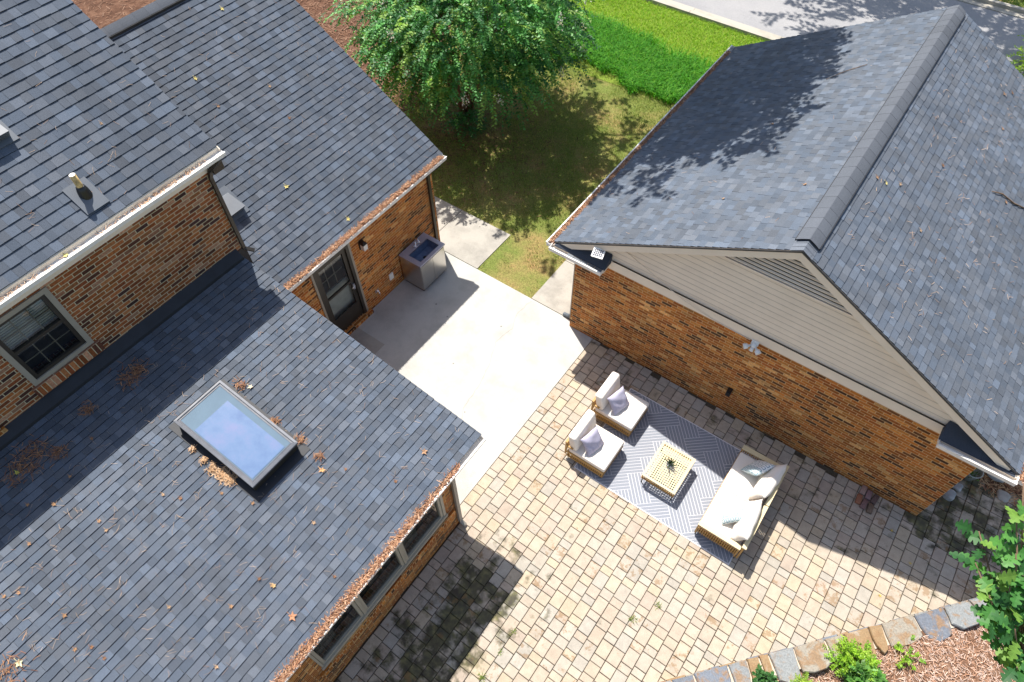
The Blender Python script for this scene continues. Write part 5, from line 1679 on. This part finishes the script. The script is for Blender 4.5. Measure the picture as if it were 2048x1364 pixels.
star_leaf(-3.87, 2.93, zC, nC, .08, (.40, .24, .14), 'russet spidery leaf near the far corner of the low roof', None)
star_leaf(-5.92, -2.24, zC, nC, .08, (.70, .66, .38), 'pale yellow star leaf at the bottom left corner of the low roof', None)
star_leaf(-7.96, -.81, zC, nC, .055, (.55, .55, .10), 'yellow green star leaf in the shade at the left edge of the low roof', None)
star_leaf(-6.57, 2.07, zC, nC, .065, (.66, .55, .38), 'tan star leaf beside the upper corner of the skylight', None)
star_leaf(-4.21, .22, zC, nC, .055, (.62, .42, .20), 'golden folded leaf on the low roof below the skylight', None)
star_leaf(-9.22, 5.41, zB, nB, .07, YE, 'yellow star leaf in the middle of the middle roof', None)
star_leaf(-11.37, 5.66, zB, nB, .06, YE, 'yellow star leaf high on the middle roof', None)
star_leaf(-12.1, 7.11, zB, nB, .06, YE, 'yellow star leaf just below the ridge of the middle roof', None)
star_leaf(-8.22, 5.84, zB, nB, .07, YE, 'yellow star leaf above the gutter over the door', None)
star_leaf(-8.40, 1.50, lambda x: 5.46, (0, 0, 1), .06, YE, 'yellow star leaf caught in the upper gutter', None)
for x, y in [(-10.66, 6.66), (-10.07, 6.48), (-10.83, 5.59)]:
    star_leaf(x, y, zB, nB, .05, random.choice(BR), 'brown leaf lying on the middle roof', 'brown leaves on the middle roof')
for x, y in [(-9.38, 3.10), (-8.75, 2.32)]:
    star_leaf(x, y, zA, nA, .04, random.choice(BR), 'brown leaf lying on the upper roof', 'brown leaves on the upper roof')
for x, y in [(-1.15, 9.51), (-2.4, 11.66), (-2.24, 9.14)]:
    star_leaf(x, y, zL, nL, .05, random.choice(BR), 'brown leaf on the garage roof slope facing the house', 'brown leaves on the left garage slope')
for x, y in [(.92, 14.85), (1.05, 15.11), (1.17, 13.95), (.54, 11.72), (-.26, 10.17), (-.1, 10.24), (.09, 10.49), (.7, 10.05), (1.77, 12.38)]:
    star_leaf(x, y, zR, nR, .055, random.choice(BR + [YE]), 'dry leaf on the garage roof slope right of the ridge', 'dry leaves on the right garage slope')
b = MB(); b.tube([(1.47, 12.28, zR(1.47) + .03), (1.65, 12.45, zR(1.65) + .04), (1.9, 12.52, zR(1.9) + .035), (2.15, 12.70, zR(2.15) + .03)], [.008, .012, .015, .01], 6)
b.build('fallen_branch', M['bark'], label='thin bare branch lying on the right garage slope', cat='branch')
b = MB(); b.tube([(-2.05, 13.3, zL(-2.05) + .03), (-1.8, 13.55, zL(-1.8) + .03), (-1.5, 13.72, zL(-1.5) + .03)], [.005, .008, .006], 5)
b.build('fallen_twig', M['bark'], label='pale twig on the garage slope facing the house', cat='branch')
for x, y, l_ in ((2.9, 7.45, 'by the loose bricks'), (3.35, 7.05, 'in the garage shadow on the pavers'), (3.1, 6.2, 'near the stone wall')):
    star_leaf(x, y, lambda v: .012, (0, 0, 1), .04, (.55, .40, .10), 'yellow leaf on the patio ' + l_, None)

# weeds in the joints
for (x, y), l_ in zip(((.11, 3.86), (-.12, 3.42), (-1.63, 2.10), (-1.634, 1.71), (-1.64, 1.25)),
                      ('weed tuft in the paver joints nearest the rug', 'weed tuft in the paver joints second from the rug', 'small weed on the edge of the house shadow, farthest from the camera',
                       'small weed on the edge of the house shadow, middle of three', 'larger green weed on the shadow edge at the bottom of the picture')):
    n_ = 46 if 'larger' in l_ else 30
    P_ = np.tile([x, y, .03], (n_, 1)) + rng.normal(size=(n_, 3)) * [.02, .02, .002]
    D_ = rng.normal(size=(n_, 3)) * [1, 1, .2] + [0, 0, .35]
    sz_ = .09 if ('larger' in l_ or 'rug' in l_) else .05
    fast_mesh('weed', leaf_quads(P_, D_, rng.uniform(.5, 1.1, n_) * sz_, np.full(n_, .010)), 4, M['leaf'], pick([(.20, .26, .06), (.14, .24, .04), (.28, .30, .10)], n_), label=l_, cat='weed')

# trees ---------------------------------------------------------------
def limb(b_, pts, r0_, r1_, n=7):
    k_ = len(pts); b_.tube(pts, [r0_ + (r1_ - r0_) * i / (k_ - 1) for i in range(k_)], n)

def sprays(c, rad, nt, per, tw, ll, lw, cols, flatz=.6, droop=.5, seed=0, hollow=.35, shape=None):
    """leafy twigs spread through an uneven ellipsoid; returns quads and tints"""
    g_ = np.random.default_rng(seed)
    d = unit(g_.normal(size=(nt, 3)))
    rr_ = (hollow + (1 - hollow) * g_.uniform(0, 1, nt) ** .6)
    bulge = 1 + .22 * np.sin(d[:, 0] * 5 + seed) * np.sin(d[:, 1] * 4 + 1) + .15 * np.sin(d[:, 2] * 7 + d[:, 0] * 6)
    O = np.array(c) + d * (np.array(rad)) * (rr_ * bulge)[:, None]
    if shape is not None:
        k_ = shape(O); O = O[k_]; d = d[k_]; nt = len(O)
    T = unit(d * [1, 1, flatz] + g_.normal(0, .45, (nt, 3)) + [0, 0, .1])
    s_ = np.linspace(0, 1, per)
    tl = g_.uniform(.6, 1.2, nt) * tw
    # points along the arching twig
    P = O[:, None, :] + T[:, None, :] * (s_[None, :, None] * tl[:, None, None]) + np.array([0, 0, -droop]) * (s_ ** 2)[None, :, None] * tl[:, None, None]
    tang = unit(T[:, None, :] + np.array([0, 0, -2 * droop]) * s_[None, :, None])
    side = unit(np.cross(tang, np.array([0, 0, 1.0]) + g_.normal(0, .25, (nt, 1, 3))))
    sg = np.where(np.arange(per) % 2 == 0, 1.0, -1.0)[None, :, None]
    D = unit(side * sg + tang * .55 + g_.normal(0, .25, (nt, per, 3)))
    tcol = pick(cols, nt, .2)
    tint = np.repeat(tcol[:, None, :], per, 1) * g_.uniform(.8, 1.25, (nt, per, 1))
    n_ = nt * per
    P = P.reshape(-1, 3); D = D.reshape(-1, 3)
    upv = np.array([0, 0, 1.0]) * 1.3
    q = leaf_quads(P, D, g_.uniform(.7, 1.2, n_) * ll, g_.uniform(.8, 1.2, n_) * lw, up=upv)
    return q, np.clip(tint.reshape(-1, 3), 0, 1), O

# crape myrtle in the lawn
def cm_gap(O):
    # the crown opens low on the side where the stems show
    rx, ry = O[:, 0] + 10.9, O[:, 1] - 12.7
    fwd = rx * .65 - ry * .76; lat = rx * .76 + ry * .65
    return (O[:, 2] < 2.3) & (fwd > -.4) & (np.abs(lat - .1) < .40)
cm = thing('crape_myrtle', (-10.9, 12.7, 0), 'multi stemmed crape myrtle with white flower tips in the lawn', 'tree')
b = MB()
pr = random.Random(8)
for i in range(9):
    a = i * 2.399 + pr.random() * .5
    ln = pr.uniform(.9, 1.5)
    p0 = Vector((-10.9 + .10 * math.cos(a), 12.7 + .10 * math.sin(a), -.02))
    pts = [p0]
    for k_ in range(1, 5):
        f = k_ / 4
        pts.append(p0 + Vector((math.cos(a) * ln * f ** 1.3 + pr.uniform(-.05, .05), math.sin(a) * ln * f ** 1.3 + pr.uniform(-.05, .05), 3.3 * f)))
    limb(b, pts, .055, .02)
    for m_ in range(3):
        q0 = pts[1 + m_]; aa = a + pr.uniform(-1.2, 1.2)
        limb(b, [q0, q0 + Vector((math.cos(aa) * .45, math.sin(aa) * .45, .35)), q0 + Vector((math.cos(aa) * 1.0, math.sin(aa) * 1.0, .6))], .02, .007, 5)
b.build('trunk', M['bark'], cm)
cmc = [(.09, .28, .065), (.12, .36, .09), (.06, .20, .06), (.17, .41, .11), (.26, .42, .09), (.045, .15, .045)]
q, t, O1 = sprays((-10.9, 13.0, 3.0), (2.6, 2.45, 1.7), 2600, 26, .66, .09, .054, cmc, droop=.55, seed=3, hollow=.45, shape=lambda O: (O[:, 2] > 1.15) & ~cm_gap(O))
q2, t2, O2 = sprays((-11.5, 12.4, 2.2), (2.2, 1.8, 1.0), 560, 22, .55, .10, .062, cmc, droop=.6, seed=5, hollow=.55, shape=lambda O: (O[:, 2] > .9) & (O[:, 0] < -10.9))
q3, t3, O3 = sprays((-10.4, 12.7, 2.0), (2.0, 1.6, 1.0), 240, 22, .6, .10, .062, cmc, droop=.6, seed=6, hollow=.7, shape=lambda O: (O[:, 2] > 1.0) & (O[:, 0] > -10.3) & ~cm_gap(O))
Q, T_ = np.concatenate([q, q2, q3]), np.concatenate([t, t2, t3])
fast_mesh('crown', Q, 4, M['leaf'], T_, cm)
sel = [(660, 90)]
fl_ = O1[(O1[:, 2] > 1.7) & (np.linalg.norm((O1 - [-10.9, 13.0, 3.0]) / [2.65, 2.5, 1.7], axis=1) > .92)]
idx = np.random.default_rng(4).choice(len(fl_), 34, replace=False)
FP = []
for c_ in fl_[idx]:
    dirv = unit(c_ - np.array([-10.9, 12.9, 2.6]))
    c2 = c_ + dirv * .55
    FP.append(c2 + rng.normal(size=(36, 3)) * [.045, .045, .085])
FP = np.concatenate(FP)
fast_mesh('flowers', leaf_quads(FP, rng.normal(size=FP.shape), np.full(len(FP), .045), np.full(len(FP), .035)), 4, M['flower'], pick([(.62, .58, .52), (.7, .66, .6), (.5, .42, .32)], len(FP)), cm)
# sucker growth at its foot
q, t, _ = sprays((-10.45, 12.15, .22), (.38, .38, .35), 110, 14, .28, .07, .035, [(.03, .14, .04), (.04, .18, .05), (.05, .21, .06)], droop=.4, seed=9, hollow=.1)
sg_ = thing('sucker_shrub', (-10.4, 12.1, 0), 'small dark green bushy growth at the foot of the crape myrtle', 'shrub')
fast_mesh('foliage', q, 4, M['leaf'], t, sg_)
b = MB()
for i in range(7):
    a = i * .9; limb(b, [(-10.45, 12.15, 0), (-10.45 + .12 * math.cos(a), 12.15 + .12 * math.sin(a), .2), (-10.45 + .28 * math.cos(a), 12.15 + .28 * math.sin(a), .38)], .01, .004, 5)
b.build('stems', M['bark'], sg_)

# tall shade trees just outside the picture (they throw the dappled shade)
def shade_tree(name, base, crown, rad, nt, label, seed, gaps=None, dense=None):
    o_ = thing(name, base, label, 'tree')
    b_ = MB(); bx_, by_, bz_ = base; cx, cy, cz = crown
    pts = [(bx_, by_, -.1), (bx_ + (cx - bx_) * .15, by_ + (cy - by_) * .15, cz * .3), (bx_ + (cx - bx_) * .55, by_ + (cy - by_) * .55, cz * .7), (cx, cy, cz + rad[2] * .4)]
    limb(b_, pts, .26, .07, 10)
    r_ = random.Random(seed)
    for i in range(14):
        a = i * 2.4; f = r_.uniform(.45, .95)
        p0 = Vector(pts[1]).lerp(Vector(pts[3]), f)
        L_ = r_.uniform(.45, .85)
        p2 = Vector((cx + math.cos(a) * rad[0] * L_, cy + math.sin(a) * rad[1] * L_, cz + r_.uniform(-.4, .5) * rad[2]))
        limb(b_, [p0, p0.lerp(p2, .5) + Vector((0, 0, .3)), p2], .07, .02, 6)
    b_.build('trunk', M['bark'], o_)
    q, t, _ = sprays(crown, rad, nt, 12, .9, .24, .15, [(.05, .12, .03), (.07, .16, .035), (.04, .09, .02)], droop=.3, seed=seed, hollow=.15, shape=gaps)
    if dense:
        qd, td, _ = sprays(dense[0], dense[1], dense[2], 12, .6, .2, .13, [(.05, .12, .03), (.07, .16, .035)], droop=.3, seed=seed + 1, hollow=.05)
        q, t = np.concatenate([q, qd]), np.concatenate([t, td])
    fast_mesh('crown', q, 4, M['leaf'], t, o_)
    return o_
shade_tree('shade_tree', (-16.5, 19.0, 0), (-11.8, 15.6, 9.0), (4.6, 3.6, 2.4), 110, 'tall broad oak beyond the lawn whose crown shades the grass', 31, dense=((-6.7, 15.2, 9.2), (1.9, 3.6, 1.1), 1150))
shade_tree('shade_tree', (-9.0, 29.5, 0), (-5.6, 28.2, 10.0), (5.2, 3.6, 2.6), 620, 'tall street tree across the road throwing dappled shade', 33)

# oak sapling branch reaching into the lower right corner
def lobed_leaf(P, D, Nn, ln, wd_, g_, fs, tts, col):
    st = [(0, .02), (.10, .05), (.20, .34), (.28, .40), (.35, .15), (.45, .50), (.55, .52), (.61, .17), (.70, .42), (.78, .40), (.84, .15), (.93, .20), (1.0, .02)]
    D = unit(np.array(D)); Nn = unit(np.array(Nn) - D * (np.array(Nn) @ D)); S = np.cross(Nn, D)
    P = np.array(P)
    def pnt(t_, s_, w_):
        return P + D * (ln * t_) + S * (s_ * w_ * wd_) + Nn * (-.25 * ln * t_ * t_ + .10 * wd_ * w_)
    for s_ in (-1, 1):
        k_ = g_.uniform(.85, 1.1)
        for (t0_, w0_), (t1_, w1_) in zip(st[:-1], st[1:]):
            q = [pnt(t0_, s_, 0), pnt(t0_ + .04, s_, w0_ * k_), pnt(min(1, t1_ + .04), s_, w1_ * k_), pnt(t1_, s_, 0)]
            fs.append(q if s_ > 0 else q[::-1]); tts.append(col * g_.uniform(.9, 1.1))
ok_ = thing('oak_sapling', (4.6, 1.6, .3), 'young oak with large lobed leaves reaching over the mulch bed', 'tree')
g_ = np.random.default_rng(77)
b = MB()
hub = Vector((2.75, 3.25, 5.9))
limb(b, [(4.6, 1.6, .2), (4.5, 1.8, 2.2), (4.0, 2.3, 4.2), (3.3, 2.8, 5.3), hub], .07, .022, 8)
fs, tts = [], []
twigs = []
tips = [(1.92, 4.06, 7.02), (1.98, 3.86, 6.90), (2.12, 3.66, 6.72), (2.20, 3.50, 6.55), (2.38, 3.26, 6.40), (2.45, 3.60, 6.45), (2.12, 3.92, 6.85), (2.52, 3.06, 6.25), (2.62, 3.45, 6.6), (2.30, 3.38, 6.25), (2.9, 3.35, 6.6), (2.45, 3.86, 6.55), (2.75, 3.65, 6.3), (2.16, 3.42, 6.38), (2.9, 2.95, 6.3), (2.35, 3.75, 6.75), (2.62, 3.2, 6.05), (1.90, 3.80, 6.55), (1.98, 3.58, 6.45), (2.22, 3.22, 6.35), (2.05, 3.75, 6.6)]
for i, tp in enumerate(tips):
    tp = Vector(tp)
    mid_ = hub.lerp(tp, .5) + Vector((0, 0, -.06))
    limb(b, [hub, mid_, tp], .013, .005, 6)
    nl = 10
    for k_ in range(nl):
        f = .45 + .55 * k_ / (nl - 1)
        p_ = hub.lerp(tp, f)
        a = g_.uniform(0, 6.28)
        out = (tp - hub).normalized()
        d_ = np.array(out) * .6 + np.array([math.cos(a), math.sin(a), g_.uniform(-.5, .15)])
        nn_ = np.array([0, 0, 1.0]) + g_.normal(0, .42, 3)
        lobed_leaf(np.array(p_) + g_.normal(0, .02, 3), d_, nn_, g_.uniform(.12, .19), g_.uniform(.10, .14), g_, fs, tts,
                   np.array([(.06, .20, .04), (.09, .26, .05), (.03, .11, .03), (.04, .14, .035), (.16, .30, .05)][g_.integers(0, 5)]))
b.build('trunk', M['bark'], ok_)
fast_mesh('crown', np.array(fs), 4, M['leaf'], np.clip(np.array(tts), 0, 1), ok_)

# shrubs in the bed
def shrub(x, y, rad, nt, ll, cols, label, seed, name='garden_shrub', z=.34):
    o_ = thing(name, (x, y, z), label, 'shrub')
    q, t, O_ = sprays((x, y, z + rad[2] * .55), rad, nt, 12, rad[0] * .5, ll, ll * .5, cols, droop=.15, seed=seed, hollow=.1, shape=lambda O: O[:, 2] > z)
    fast_mesh('foliage', q, 4, M['leaf'], t, o_)
    b_ = MB()
    for i in range(8):
        a = i * .8
        limb(b_, [(x, y, z - .03), (x + rad[0] * .3 * math.cos(a), y + rad[1] * .3 * math.sin(a), z + rad[2] * .5), (x + rad[0] * .7 * math.cos(a), y + rad[1] * .7 * math.sin(a), z + rad[2] * .8)], .008, .003, 5)
    b_.build('stems', M['bark'], o_)
    return o_
LG = [(.20, .38, .02), (.26, .45, .03), (.15, .32, .02), (.30, .46, .05)]
MG = [(.10, .26, .05), (.08, .20, .04), (.14, .30, .06)]
shrub(2.98, 4.76, (.30, .26, .20), 260, .045, LG, 'bright lime green shrub spreading beside the stone wall', 41)
shrub(3.22, 4.55, (.22, .22, .22), 90, .10, MG, 'darker large leaved shrub in front of the lime green one', 42)
shrub(3.66, 5.36, (.16, .22, .12), 42, .045, LG, 'thin yellow green shrub with bare twigs in the mulch', 43)
shrub(1.98, 3.70, (.14, .14, .16), 60, .075, [(.04, .13, .03), (.06, .17, .04)], 'dark green seedling shrub at the wall near the bottom edge', 44)
shrub(2.50, 3.95, (.20, .18, .14), 170, .03, [(.22, .36, .03), (.30, .42, .05)], 'rounded yellow green shrub at the bottom edge', 45)
shrub(1.9, 24.2, (.7, .7, .9), 260, .10, [(.30, .48, .04), (.38, .52, .06)], 'lime green bush at the right edge by the road', 47, z=0)
